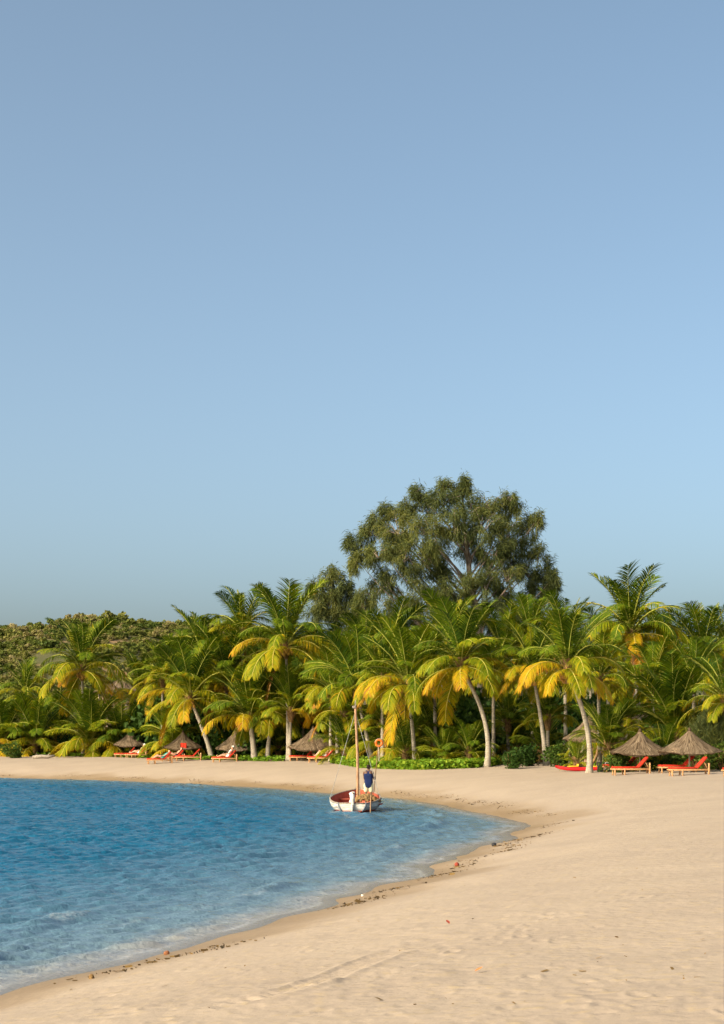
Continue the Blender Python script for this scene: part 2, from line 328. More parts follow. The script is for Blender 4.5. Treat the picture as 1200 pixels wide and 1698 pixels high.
for c, A, wd, sd in ((1.0, .035, .16, 1), (2.1, .10, .20, 2), (3.6, .11, .27, 3), (5.6, .09, .36, 4), (8.2, .06, .5, 5)):
    cc = c+.9*(fbm(ARC*.22+sd*9, ARC*0+sd)-.5)*2; mod = sstep(.48, .74, fbm(ARC*.16+sd*31, ARC*0+3.7*sd))
    x = dep-cc; g1 = np.exp(-(x/wd)**2)
    h += A*mod*g1
    foam = np.maximum(foam, mod*sstep(.54, .78, fbm(ARC*.55+sd*3, ARC*.05+dep*2.5+sd*7, 3))*np.exp(-((x+.12)/(wd*.6))**2)*(.55 if c < 3 else .3 if c < 4 else .0))
edge = np.exp(-((dep-.16-.35*fbm(ARC*.5, ARC*0+4))/.07)**2)*sstep(.40, .62, fbm(ARC*.45+7, dep*.5)); foam = np.maximum(foam, .22*edge)
Zw = h*sstep(-.1, .6, dep)+.005
keep = (SD < .55)
V = np.stack([XX.ravel(), YY.ravel(), Zw.ravel()], 1); nr, nc = XX.shape; I = np.arange(nr*nc).reshape(nr, nc)
F = np.stack([I[:-1, :-1], I[:-1, 1:], I[1:, 1:], I[1:, :-1]], -1).reshape(-1, 4); k = keep.ravel()[F].any(1); F = F[k]
used = np.zeros(len(V), bool); used[F.ravel()] = True; remap = np.cumsum(used)-1; F = remap[F]; sel = used
m, nt, b = newmat('sea_water'); g = nd(nt, 'ShaderNodeNewGeometry'); P = g.outputs['Position']
dp = nd(nt, 'ShaderNodeAttribute', attribute_name='depth').outputs['Fac']; fo = nd(nt, 'ShaderNodeAttribute', attribute_name='foam').outputs['Fac']
n1 = nd(nt, 'ShaderNodeTexNoise', {'Vector': nd(nt, 'ShaderNodeMapping', {'Vector': P, 'Rotation': (0, 0, R(30)), 'Scale': (1.6, 2.2, 1)}).outputs[0], 'Scale': 2.2, 'Detail': 5., 'Roughness': .62})
n2 = nd(nt, 'ShaderNodeTexNoise', {'Vector': P, 'Scale': .07, 'Detail': 3.})
deep = mixc(nt, n2.outputs[0], (.004, .072, .142), (.0075, .100, .184))
body = mixc(nt, ramp(nt, dp, [(.04, 0), (.16, .5), (.40, 1)]), mixc(nt, ramp(nt, dp, [(0, 0), (.055, 1)]), (.34, .285, .24), (.12, .18, .22)), deep)
bp = nd(nt, 'ShaderNodeBump', {'Height': n1.outputs[0], 'Strength': 1., 'Distance': .022})
nt.links.new(body, b.inputs['Base Color']); b.inputs['Roughness'].default_value = .17; b.inputs['IOR'].default_value = 1.33; b.inputs['Specular IOR Level'].default_value = .5
nf = nd(nt, 'ShaderNodeTexNoise', {'Vector': nd(nt, 'ShaderNodeMapping', {'Vector': P, 'Rotation': (0, 0, R(32)), 'Scale': (1.6, 1., 1)}).outputs[0], 'Scale': 6.5, 'Detail': 3., 'Roughness': .55})
b2_ = nd(nt, 'ShaderNodeBump', {'Height': nf.outputs[0], 'Strength': 1., 'Distance': .028, 'Normal': bp.outputs[0]}); bp = b2_
nt.links.new(bp.outputs[0], b.inputs['Normal'])
tr = nd(nt, 'ShaderNodeBsdfTransparent', {'Color': (.80, .86, .86, 1)}); gl = nd(nt, 'ShaderNodeBsdfGlossy', {'Roughness': .25}); nt.links.new(bp.outputs[0], gl.inputs['Normal'])
fr = nd(nt, 'ShaderNodeFresnel', {'IOR': 1.33}); nt.links.new(bp.outputs[0], fr.inputs['Normal'])
sh = nd(nt, 'ShaderNodeMixShader', {'Fac': fr.outputs[0]}); nt.links.new(tr.outputs[0], sh.inputs[1]); nt.links.new(gl.outputs[0], sh.inputs[2])
mx = nd(nt, 'ShaderNodeMixShader', {'Fac': ramp(nt, dp, [(0, .55), (.010, .8), (.03, 1)])}); nt.links.new(sh.outputs[0], mx.inputs[1]); nt.links.new(b.outputs[0], mx.inputs[2])
fn = nd(nt, 'ShaderNodeTexNoise', {'Vector': P, 'Scale': 14., 'Detail': 6.}); ff = math_(nt, 'MULTIPLY', fo, ramp(nt, fn.outputs[0], [(.38, 0), (.62, 1)]))
fb = nd(nt, 'ShaderNodeBsdfDiffuse', {'Color': (.74, .74, .74, 1)}); m2 = nd(nt, 'ShaderNodeMixShader', {'Fac': ff}); nt.links.new(mx.outputs[0], m2.inputs[1]); nt.links.new(fb.outputs[0], m2.inputs[2])
nt.links.new(m2.outputs[0], nt.nodes['Material Output'].inputs['Surface'])
wme = np_mesh('water', V[sel], F, m, {'depth': np.clip(dep/25., 0, 1).ravel()[sel], 'foam': foam.ravel()[sel]}, True)
tag(ob('water', wme), None, None, kind='structure')
# ---------------------------------------------------------------- palms
def frond_mesh(name, elev, bend, droop, tone, seed, leaf=1.0, nl=46, curl=0., pw=1.4, L=4., dead=False):
    q = random.Random(seed); mb = MB(); N = 16; pts = []; Ts = []; p = Vector((0, 0, 0)); yaw = 0; side0 = q.uniform(-1, 1)*curl
    for i in range(N+1):
        s = i/N; th = R(elev-bend*s**pw); yaw = side0*s*s
        T = Vector((math.cos(th)*math.cos(yaw), math.cos(th)*math.sin(yaw), math.sin(th))); pts.append(p.copy()); Ts.append(T); p = p+T*(L/N)
    mb.tube(pts, [.055*(1-.85*(i/N))+.006 for i in range(N+1)], 5, 0, [min(1, tone+.12*i/N) for i in range(N+1)], cap=False, sq=(1.2, .7))
    roll = q.uniform(-.35, .35); DN = Vector((0, 0, -1))
    for i in range(nl):
        s0 = .14+.86*(i+.5)/nl
        for side in (-1, 1):
            if q.random() < (.25 if dead else .04): continue
            s = min(.999, s0+q.uniform(-.006, .006)); k = int(s*N); f = s*N-k; P = pts[k].lerp(pts[k+1], f); T = Ts[k].lerp(Ts[k+1], f).normalized()
            S = T.cross(Vector((0, 0, 1)));  S = S.normalized() if S.length > .15 else Vector((0, 1, 0)); U = S.cross(T)
            S = S*math.cos(roll)+U*math.sin(roll); U = S.cross(T)
            t = (s-.14)/.86; ln = leaf*(.42+.58*math.sin(math.pi*min(1, .12+.62*t*1.15)))*(1 if t < .85 else 1-.55*(t-.85)/.15)*q.uniform(.82, 1.1)
            fwd = .55+.75*t+q.uniform(-.1, .1); d = (S*side+T*fwd+U*(.32-.25*droop+q.uniform(-.12, .12))).normalized()
            wv = (T-d*T.dot(d)); wv = wv.normalized() if wv.length > .05 else U.copy(); wv = (wv+U*q.uniform(-.35, .35)).normalized()
            a = P+S*side*.02; vs = []; wd = .029*q.uniform(.7, 1.25); tn = []
            t0 = tone+q.uniform(-.09, .09)+(.12*t if tone > .5 else .0)+(.25 if q.random() < .03 else 0)
            for j, (fr, wk) in enumerate(((0, .7), (.34, 1.), (.7, .75), (1, .08))):
                vs += [a-wv*wd*wk, a+wv*wd*wk]; tt = min(1, max(0, t0+(.10*fr if tone < .5 else .16*fr))); tn += [tt, tt]
                dr = droop*(.25+.55*j)*q.uniform(.8, 1.2); d = (d+DN*dr*.55).normalized(); a = a+d*ln*.34
            mb.add(vs, [(0, 1, 3, 2), (2, 3, 5, 4), (4, 5, 7, 6)], 1, tn)
    return mb.mesh(name, [RACHIS, PALM])
FR = {}
def mkf(key, n, *a, **k): FR[key] = [frond_mesh('frond_'+key, *[(x+random.uniform(-.07, .07)*abs(x)) if i < 3 else x for i, x in enumerate(a)], seed=hash((key, j)) % 9973 if False else sum(map(ord, key))*7+j, **k) for j in range(n)]
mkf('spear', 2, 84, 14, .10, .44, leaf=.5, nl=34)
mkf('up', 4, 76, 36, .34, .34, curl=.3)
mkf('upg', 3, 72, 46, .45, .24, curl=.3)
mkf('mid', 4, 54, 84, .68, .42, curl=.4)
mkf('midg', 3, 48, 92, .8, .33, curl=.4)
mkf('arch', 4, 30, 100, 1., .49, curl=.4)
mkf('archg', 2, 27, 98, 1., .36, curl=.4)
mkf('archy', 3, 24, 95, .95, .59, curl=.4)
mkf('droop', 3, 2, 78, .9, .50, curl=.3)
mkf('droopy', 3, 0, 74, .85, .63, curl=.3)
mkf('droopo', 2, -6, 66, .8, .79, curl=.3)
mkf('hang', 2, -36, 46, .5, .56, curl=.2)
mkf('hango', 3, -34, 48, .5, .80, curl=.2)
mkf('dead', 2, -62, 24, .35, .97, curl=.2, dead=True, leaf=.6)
def nuts_mesh(seed, n=11):
    q = random.Random(seed); mb = MB()
    for i in range(n): mb.ball((q.gauss(0, .14), q.gauss(0, .12), -.1-q.random()*.42), (.105, .105, .13), 8, 6)
    mb.tube([(-.15, 0, .25), (-.03, 0, .12), (0, 0, -.05)], [.03, .025, .02], 5)
    return mb.mesh('coconut_cluster', NUT)
NUTS = [nuts_mesh(i) for i in range(3)]
def hub_mesh():
    mb = MB(); mb.tube([(0, 0, -.75), (0, 0, -.5), (0, 0, -.15), (0, 0, .25), (0, 0, .55)], [.13, .19, .24, .2, .08], 10); q = random.Random(3)
    for i in range(26):
        a = q.uniform(0, 6.28); z = q.uniform(-.6, .2); c = Vector((math.cos(a), math.sin(a), 0)); s = Vector((-c.y, c.x, 0))*.07; p = c*.19+Vector((0, 0, z))
        mb.add([p-s, p+s, p+c*.22+s*.6+Vector((0, 0, .38)), p+c*.22-s*.6+Vector((0, 0, .38))], [(0, 1, 2, 3)])
    return mb.mesh('leaf_base', FIBRE)
HUB = hub_mesh()
PALMS = []
def palm(label, base, crown, L=4., n=22, yel=.4, tr=.14, nuts=0, young=False, seed=0, group='coconut palms behind the beach', bow=0., trunk=True, cut=1.1):
    """base and crown are world points; the trunk runs between them, the fronds spread from the crown"""
    q = random.Random(seed*31+5); base = Vector(base); crown = Vector(crown); root = thing('coconut_palm', label, 'palm', base, 0, group); c = crown-base; PALMS.append(root)
    if trunk and c.length > .7:
        mb = MB(); pts = []; rad = []; n_ = 14
        for i in range(n_+1):
            t = i/n_; lean = Vector((c.x, c.y, 0)); p = Vector((0, 0, -.3+(c.z+.1)*t))+lean*(t**1.5)+Vector((bow*math.sin(math.pi*t), 0, 0)); pts.append(p)
            rad.append(tr*(1.0-.38*t+.75*math.exp(-t*11))*(1+.05*math.sin(i*2.6)))
        mb.tube(pts, rad, 10).build('trunk', BARK, root)
    h = ob('leaf_base', HUB, root, c, q.uniform(0, 6), .8+.5*L/5)
    az = q.uniform(0, 6.28)
    for i in range(n):
        t = i/(n-1)*min(1, cut); az += 2.399963+q.uniform(-.25, .25); y = q.random() < yel
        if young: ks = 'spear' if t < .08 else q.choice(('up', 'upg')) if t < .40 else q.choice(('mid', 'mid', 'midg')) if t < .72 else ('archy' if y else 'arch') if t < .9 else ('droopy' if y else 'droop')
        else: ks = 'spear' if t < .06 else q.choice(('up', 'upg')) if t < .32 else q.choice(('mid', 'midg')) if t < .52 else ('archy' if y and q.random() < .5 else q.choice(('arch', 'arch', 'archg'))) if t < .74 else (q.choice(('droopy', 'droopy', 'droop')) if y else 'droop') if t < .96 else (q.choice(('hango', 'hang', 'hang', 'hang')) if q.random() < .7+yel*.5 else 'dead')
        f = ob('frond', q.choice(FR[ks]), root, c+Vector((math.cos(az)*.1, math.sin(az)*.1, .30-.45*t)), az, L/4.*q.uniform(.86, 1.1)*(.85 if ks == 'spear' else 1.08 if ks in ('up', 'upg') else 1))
        f.rotation_euler = (q.uniform(-.14, .14), q.uniform(-.12, .12), az)
    for i in range(nuts):
        a = -math.pi/2+(i-(nuts-1)/2)*.9+q.uniform(-.2, .2); ob('coconut_cluster', NUTS[i % 3], root, c+Vector((math.cos(a)*.32, math.sin(a)*.32, -.15)), a, 1.1)
    return root
def P_(label, pb, D, cpx, cpy, rpx, n=22, yel=.4, tr=.14, nuts=0, young=False, seed=0, by=None, **k):
    px_ = pb; V0 = 110.
    for _ in range(25): V0 = .5*V0+.5*float(vegline((pb-600)/FPX*V0))
    n = int(n*1.6); yel *= .5
    if px_ < 560 and D > 120: D += 7
    D = G(pb, by).y if by else max(D, V0+1.2) if pb < 900 else D
    b = GP(pb, D); c = W(cpx, cpy, D); L = rpx/FPX*D*1.05
    if young and young != 'high': c.z = b.z+.40*(c.z-b.z); L *= 1.22; n += 6
    return palm(label, b, c, L, n, yel, tr, nuts, young, seed, **k)
# front row, left to right
P_('young bushy palm at the far left edge with low bright fronds', 8, 150, 4, 1208, 66, 24, .95, .18, 0, True, 1)
P_('low young palm second from the left edge, yellow lower fronds over the sand', 62, 152, 58, 1204, 62, 24, .95, .18, 0, True, 2)
P_('tall palm standing alone against the hillside with arching yellow-tipped fronds', 138, 150, 136, 1112, 84, 24, .45, .16, 2, False, 3)
P_('young palm with orange-brown lower fronds in front of the lone tall palm', 152, 150, 150, 1206, 68, 24, .95, .2, 0, True, 4)
P_('small upright young palm beside the farthest thatched parasol', 196, 150, 197, 1206, 52, 24, .95, .18, 0, True, 5)
P_('broad palm whose pale leaning trunk rises between the red loungers', 352, 137, 316, 1158, 92, 26, .45, .22, 1, False, 6, bow=-.1)
P_('bushy palm with long upright fronds on a short thick trunk', 422, 130, 414, 1192, 84, 28, .55, .27, 0, 'high', 7, cut=.9)
P_('short palm with rough brown trunk close beside the thick-trunked palm', 443, 131, 450, 1190, 66, 20, .75, .22, 1, False, 8, cut=.92)
P_('palm with big yellow drooping fronds above the middle thatched parasol', 505, 133, 500, 1184, 76, 22, .85, .16, 0, False, 9, cut=.93)
P_('palm with pale leaning trunk directly behind the boat mast', 619, 112, 593, 1150, 98, 24, .5, .17, 0, False, 10, bow=-.15, cut=.72, by=1267)
P_('wide palm hung with orange coconuts right of the boat mast', 688, 112, 676, 1134, 98, 25, .55, .16, 3, False, 11)
P_('palm with two golden fronds hanging down its curved pale trunk', 806, 101, 765, 1104, 96, 24, .75, .17, 1, False, 12, bow=.45, by=1272)
P_('small stemless palm sprouting from the creepers left of the curved trunk', 737, 103, 737, 1252, 46, 14, .35, .2, 0, True, 13, cut=.8)
P_('palm with slim straight trunk in the shade left of the kayak', 905, 108, 884, 1116, 80, 22, .6, .15, 2, False, 14, cut=.95)
P_('front palm with orange-yellow fronds and bare trunk curving up from the kayak', 976, 86, 941, 1108, 98, 25, .75, .16, 2, False, 15, bow=.28, cut=.94, by=1282)
P_('tallest palm on the right, upright plume rising over the skyline', 1064, 112, 1046, 1050, 100, 26, .4, .15, 1, False, 16)
P_('palm with long sweeping fronds just above the two right parasols', 1132, 100, 1120, 1150, 96, 22, .3, .18, 0, True, 17)
P_('large shady palm crown at the right edge of the skyline', 1172, 116, 1166, 1092, 92, 24, .3, .16, 0, False, 18)
P_('palm with bright yellow-green fronds hanging at the right edge', 1212, 92, 1204, 1165, 82, 22, .5, .17, 0, False, 19)
P_('small dry yellow palm seedling on the sand behind the kayak', 956, 97, 956, 1254, 27, 11, .9, .1, 0, True, 20)
P_('small bright green palm between the two right parasols', 1100, 94, 1100, 1226, 46, 13, .2, .12, 0, True, 21)
P_('small yellow palm leaning beside the left one of the right parasols', 1038, 94, 1038, 1262, 28, 10, .8, .12, 0, True, 22)
P_('dark palm in the shade between the kayak and the right parasols', 1012, 99, 1008, 1190, 62, 18, .2, .16, 0, True, 23)
# second row
P_('low palm in front hiding the trunk of the plume-topped palm', 480, 123, 482, 1180, 66, 20, .5, .16, 0, 'high', 48, cut=.95)
P_('tall plume-topped palm with nuts that tops the skyline left of the big casuarina', 478, 128, 474, 1072, 104, 26, .4, .16, 3, False, 24)
P_('dark upright palm on the skyline just left of the plume-topped palm', 404, 142, 402, 1052, 76, 22, .2, .16, 0, False, 25)
P_('green palm at the left end of the high palms beside the hillside', 334, 145, 338, 1092, 80, 22, .25, .16, 1, False, 26)
P_('low green palm at the left foot of the tall palm group', 268, 146, 270, 1128, 62, 20, .4, .16, 0, False, 27)
P_('palm standing behind the left one of the pair of short-trunked palms', 372, 140, 376, 1130, 84, 22, .5, .16, 0, False, 28)
P_('palm behind the mast-side palm, in front of the small casuarina', 548, 134, 546, 1112, 76, 22, .35, .16, 0, False, 29)
P_('palm with bright erect fronds below the centre of the big casuarina', 742, 124, 748, 1070, 84, 22, .3, .16, 0, False, 30)
P_('palm behind the nut-hung palm, below the left of the big casuarina', 646, 128, 646, 1082, 78, 22, .45, .16, 0, False, 31)
P_('dusky palm under the right side of the big casuarina', 836, 126, 832, 1082, 74, 20, .4, .16, 0, False, 32)
P_('palm with upright fronds at the right foot of the big casuarina', 884, 128, 880, 1064, 72, 20, .3, .16, 0, False, 33)
P_('palm right behind the front palm, its fans upright', 938, 124, 936, 1062, 74, 20, .3, .16, 0, False, 34)
P_('palm between the tallest right palm and the right edge crown', 1108, 124, 1106, 1092, 82, 22, .35, .16, 0, False, 35)
P_('palm behind the tallest right palm, its fronds to the left', 1010, 126, 1006, 1090, 76, 22, .35, .16, 0, False, 36)
P_('dark palm standing behind the right edge crown', 1206, 128, 1208, 1076, 74, 20, .2, .16, 0, False, 37)
P_('low palm filling the shade left of the middle parasol', 462, 138, 470, 1150, 74, 20, .6, .16, 0, False, 38)
P_('low palm in the shade right of the middle parasol', 560, 132, 556, 1172, 66, 20, .6, .16, 0, False, 39)
P_('low palm between nut-hung palm and golden-frond palm', 716, 117, 718, 1176, 54, 16, .1, .16, 0, True, 41)
for a in (('low dark palm filling the gap left of the leaning trunk among the loungers', 310, 152, 306, 1186, 60, 501), ('low dark palm between the thick-trunked palm and the middle parasol', 468, 141, 466, 1198, 56, 502), ('low dark palm right behind the middle parasol', 528, 140, 530, 1196, 58, 503), ('low palm just left of the boat mast, deep in the grove', 572, 124, 572, 1186, 60, 504),
          ('low palm behind the orange lifebuoy', 634, 121, 634, 1198, 58, 505), ('low palm behind the nut-hung palm, near the ground', 690, 119, 690, 1206, 54, 506), ('low dark palm right of the curved pale trunk', 842, 114, 842, 1200, 54, 507), ('low dark palm around the slim straight trunk', 908, 112, 908, 1192, 58, 508), ('low palm in the shade behind the right-hand hut', 1040, 112, 1040, 1196, 52, 509)):
    P_(a[0], *a[1:6], 20, .1, .16, 0, 'high', a[6], cut=.9)
for a in (('young palm low on the bank left of the mast-side trunk', 572, 117, 572, 1216, 52, 701), ('young palm on the bank between the lifebuoy and the small stemless palm', 672, 110, 672, 1218, 52, 702), ('young palm in the shade just right of the curved pale trunk', 858, 106, 858, 1216, 50, 703), ('young palm in the shade at the foot of the slim trunk', 897, 106, 897, 1214, 48, 704),
          ('young palm low behind the short rough trunk', 462, 136, 462, 1220, 44, 705), ('young palm low in the shade left of the short thick trunk', 345, 146, 345, 1214, 48, 706), ('young palm right of the middle parasol, close to the ground', 556, 128, 556, 1222, 42, 707), ('young palm low between the stemless palm and the curved trunk', 778, 107, 778, 1224, 46, 708)):
    P_(a[0], *a[1:6], 15, .3, .16, 0, True, a[6], cut=.95)
P_('green palm low behind the thatched hut roof on the right', 1060, 122, 1062, 1128, 70, 20, .3, .16, 0, False, 42)
P_('low palm behind the farthest left parasol, yellowish', 246, 152, 246, 1182, 56, 24, .95, .18, 0, True, 43)
P_('palm low down between the two leftmost parasols', 288, 142, 286, 1206, 56, 24, .95, .2, 0, True, 44)
P_('low palm at left behind the young bushy ones', 96, 160, 96, 1176, 62, 24, .95, .18, 0, True, 45)
P_('dark green low palm left of the lone tall palm', 40, 164, 42, 1150, 58, 18, .25, .18, 0, False, 46)
P_('low palm right of the bushy upright palm, behind the red loungers', 640, 122, 640, 1190, 62, 18, .5, .16, 0, True, 47)
for a in (('palm between the lone tall palm and the grove, half its fronds hidden', 232, 158, 232, 1150, 62, 601), ('palm showing behind the farthest left of the tall grove palms', 300, 152, 302, 1118, 62, 602), ('palm in the middle of the left half, between two skyline palms', 440, 139, 440, 1112, 70, 603), ('palm with its crown level with the mast top, just left of the mast', 548, 122, 548, 1148, 66, 604),
          ('palm crown squeezed between the mast-side palm and the nut-hung palm', 634, 120, 634, 1128, 66, 605), ('palm behind the golden-frond palm, to its left', 722, 116, 720, 1118, 68, 606), ('palm right of the golden-frond palm, in the second row', 818, 112, 818, 1122, 68, 607), ('palm crown between the kayak palm and the tallest right palm', 994, 100, 992, 1128, 70, 608),
          ('palm left of the right edge crown, in the second row', 1084, 108, 1082, 1132, 68, 609), ('palm tucked under the right edge crown', 1150, 106, 1150, 1130, 66, 610), ('palm on the skyline between the kayak palm and the casuarina', 908, 132, 908, 1082, 66, 611), ('palm on the skyline just right of the small casuarina', 606, 136, 606, 1082, 64, 612)):
    P_(a[0], *a[1:6], 21, .3, .15, 0, False, a[6], cut=.94)
_q = random.Random(77)
for i, px in enumerate(np.linspace(300, 1250, 15)):                 # back row: only the upper fronds show
    px += _q.uniform(-18, 18); D = _q.uniform(140, 160)
    P_('coconut palm in the rear row of the grove, crown hidden among other fronds', px, D, px+_q.uniform(-8, 8), 1105+_q.uniform(-12, 26), 72, 16, .3, .15, 0, False, 60+i, group='rear row of coconut palms')
# ---------------------------------------------------------------- shrubs
def bush_mesh(name, mat, r, h, n, leaf, seed, tone=(.2, .6), flat=.6):
    g = np.random.default_rng(seed); k = max(5, int(n/55)); cc = np.stack([g.uniform(-1, 1, k)*r*.72, g.uniform(-1, 1, k)*r*.72, g.uniform(.15, .85, k)*h], 1)
    cc[:, 2] *= 1-.5*(np.hypot(cc[:, 0], cc[:, 1])/r)**2; i = g.integers(0, k, n); o = unit(g.normal(size=(n, 3)))*(g.uniform(.55, 1., (n, 1))*np.array([r*.42, r*.42, h*.27]))
    C = cc[i]+o; C[:, 2] = np.maximum(C[:, 2], .05); N = unit(o/np.array([r, r, h])+g.normal(size=(n, 3))*.5+np.array([0, 0, .3])); A = unit(np.cross(N, g.normal(size=(n, 3)))); B = np.cross(N, A)
    s = leaf*g.uniform(.6, 1.3, (n, 1)); V, F = quads(C, A*s, B*s*flat); tn = g.uniform(*tone, n)+.15*(g.random(k)[i]-.5)
    return np_mesh(name, V, F, mat, {'tone': np.repeat(np.clip(tn, 0, 1), 4)})
def stems(r, h, seed, mat=FIBRE):
    q = random.Random(seed); mb = MB()
    for i in range(5): a = q.uniform(0, 6.28); mb.tube([(0, 0, -.1), (math.cos(a)*r*.2, math.sin(a)*r*.2, h*.3), (math.cos(a)*r*.5, math.sin(a)*r*.5, h*.75)], [.04, .03, .012], 5)
    return mb.mesh('stems', mat)
BM = [bush_mesh('foliage', BUSH, 1.5, 2.2, 1300, .10, 40+i, ((.0, .4), (.15, .6), (.3, .85))[i]) for i in range(3)]; BS = [stems(1.4, 2., i) for i in range(2)]
def shrub(label, p, kind, sc, rz, group=None, szz=1.):
    r = thing('shrub', label, 'shrub', p, rz, group, sc); ob('foliage', BM[kind], r); ob('stems', BS[kind % 2], r); r.scale.z = sc*szz; return r
GRP = 'dark shrubs in the shade under the palms'
LBL = 'dark leafy shrub in the shade under the palm crowns'
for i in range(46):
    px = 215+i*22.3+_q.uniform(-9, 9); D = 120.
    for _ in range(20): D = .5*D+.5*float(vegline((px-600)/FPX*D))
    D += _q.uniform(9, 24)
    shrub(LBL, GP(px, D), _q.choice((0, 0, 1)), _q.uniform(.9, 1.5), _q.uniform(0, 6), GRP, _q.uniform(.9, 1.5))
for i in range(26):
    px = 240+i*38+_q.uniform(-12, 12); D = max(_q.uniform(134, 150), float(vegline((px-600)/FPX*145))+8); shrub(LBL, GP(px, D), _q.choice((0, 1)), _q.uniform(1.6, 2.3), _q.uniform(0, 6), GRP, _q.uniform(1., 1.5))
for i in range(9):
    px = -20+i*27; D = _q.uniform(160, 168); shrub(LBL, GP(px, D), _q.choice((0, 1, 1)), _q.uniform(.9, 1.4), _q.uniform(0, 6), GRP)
for lab, px, D, kd, sc in (('round green shrub right of the curved pale trunk', 846, 103, 0, .62), ('shrub left of the slim trunk, in half shade', 872, 107, 0, .7), ('low green bush behind the loungers of the left-hand right parasol', 1022, 92, 2, .55),
        ('low bush directly behind the rightmost parasol post', 1158, 92, 2, .75), ('sunlit low bush at the right edge behind the loungers', 1196, 90, 2, .8), ('bush between the two right-hand parasol posts', 1098, 93, 1, .75),
        ('low green bush by the sand at the far left', 18, 154, 1, .7), ('low bush just left of the farthest left parasol', 178, 166, 1, .8),         ('dark bush behind the middle parasol', 520, 140, 0, 1.), ('bush behind the kayak, left of the towel', 925, 104, 1, .7)):
    shrub(lab, GP(px, D), kd, sc, px*.7)
# ---------------------------------------------------------------- casuarinas
def sprays(C, g, n_each, ln, wd, hang, out=None):
    """fine drooping needle branchlets round the points C"""
    n = len(C)*n_each; c = np.repeat(C, n_each, 0)+g.normal(size=(n, 3))*np.array([.15, .15, .24]); d = g.normal(size=(n, 3))*.42; d[:, 2] = -hang*g.uniform(.2, 1.2, n)+g.uniform(-.1, .5, n)
    if out is not None: d += np.repeat(out, n_each, 0)*.35
    d = unit(d); l = ln*g.uniform(.5, 1.4, (n, 1)); s = unit(np.cross(d, g.normal(size=(n, 3))))*wd*g.uniform(.7, 1.3, (n, 1)); m = c+d*l*.55; d2 = unit(d+np.array([0, 0, -.55*hang])); e = m+d2*l*.5
    V = np.stack([c-s*.5, c+s*.5, m+s, m-s, e+s*.2, e-s*.2], 1).reshape(-1, 3); o = np.arange(n)[:, None]*6; F = np.concatenate([o+np.array([0, 1, 2, 3]), o+np.array([3, 2, 4, 5])], 0)
    return V, F, n
def casuarina(label, base, trunk, blobs, D, seed, dens=4.3, tr=.36, ln=.46, wd=.022, pt=.9):
    g = np.random.default_rng(seed); q = random.Random(seed); root = thing('casuarina_tree', label, 'tree', base); B = Vector(base)
    tp = [W(x, y, D+dd)-B for x, y, dd in trunk]; tp = [Vector((tp[0].x, tp[0].y, -.3))]+tp; mb = MB(); n = len(tp)
    fine = catmull([np.array(p) for p in tp], 4); mb.tube([Vector(p) for p in fine], [tr*(1-.85*i/(len(fine)-1))+.03 for i in range(len(fine))], 9); mb.build('trunk', BARK2, root)
    V = []; T = []; F = []; off = 0; lm = MB()
    for bx, by, dd, rx, ry in blobs:
        rx *= .93; ry *= .93; c = np.array(W(bx, by, D+dd)-B); k = FPX/D; r = np.array([rx/k, (rx/k)*1.0, ry/k])
        low = [p for p in fine if p[2] < c[2]-r[2]*.3] or [fine[1]]; a = Vector(low[min(range(len(low)), key=lambda i: abs(low[i][2]-(c[2]-1.1*math.hypot(c[0]-low[i][0], c[1]-low[i][1]))))]); cv = Vector(c)
        mid = a.lerp(cv, .5)+Vector((q.uniform(-.3, .3), q.uniform(-.3, .3), q.uniform(-.1, .5))); ll = (cv-a).length
        lm.tube([a, a.lerp(mid, .5)+Vector((0, 0, .1)), mid, mid.lerp(cv, .6), cv+Vector((0, 0, r[2]*.5))], [.05+.009*ll, .04+.008*ll, .03+.006*ll, .035, .02], 6)
        vol = r[0]*r[1]*r[2]; npt = int(60+dens*11*vol**.72); pts = unit(g.normal(size=(npt, 3)))*(g.random((npt, 1))**.45)
        # twigs in the clump: points gather along them
        nt_ = max(9, npt//9); tips = unit(g.normal(size=(nt_, 3))+np.array([0, 0, .25]))*g.uniform(.65, 1.22, (nt_, 1)); ti = g.integers(0, nt_, npt); pts = tips[ti]*g.uniform(.35, 1.05, (npt, 1))**.7+g.normal(size=(npt, 3))*.085
        for tt in tips[:min(nt_, 9)]: lm.tube([cv-Vector((0, 0, r[2]*.3)), cv+Vector(tt*r*.5)+Vector((0, 0, .1)), cv+Vector(tt*r*.95)], [.045, .03, .012], 4, cap=False)
        Cc = c+pts*r; v, f, nn = sprays(Cc, g, 12, ln, wd, pt, unit(pts)); f = f+off
        tn = np.repeat(g.uniform(.15, .75, npt)+g.uniform(-.15, .2), 12)+g.uniform(-.15, .15, nn); V.append(v); F.append(f); T.append(np.repeat(np.clip(tn, 0, 1), 6)); off += len(v)
    lm.build('limbs', BARK2, root); ob('crown', np_mesh('crown', np.concatenate(V), np.concatenate(F), CASU, {'tone': np.concatenate(T)}), root); return root
bc = GP(792, 147)
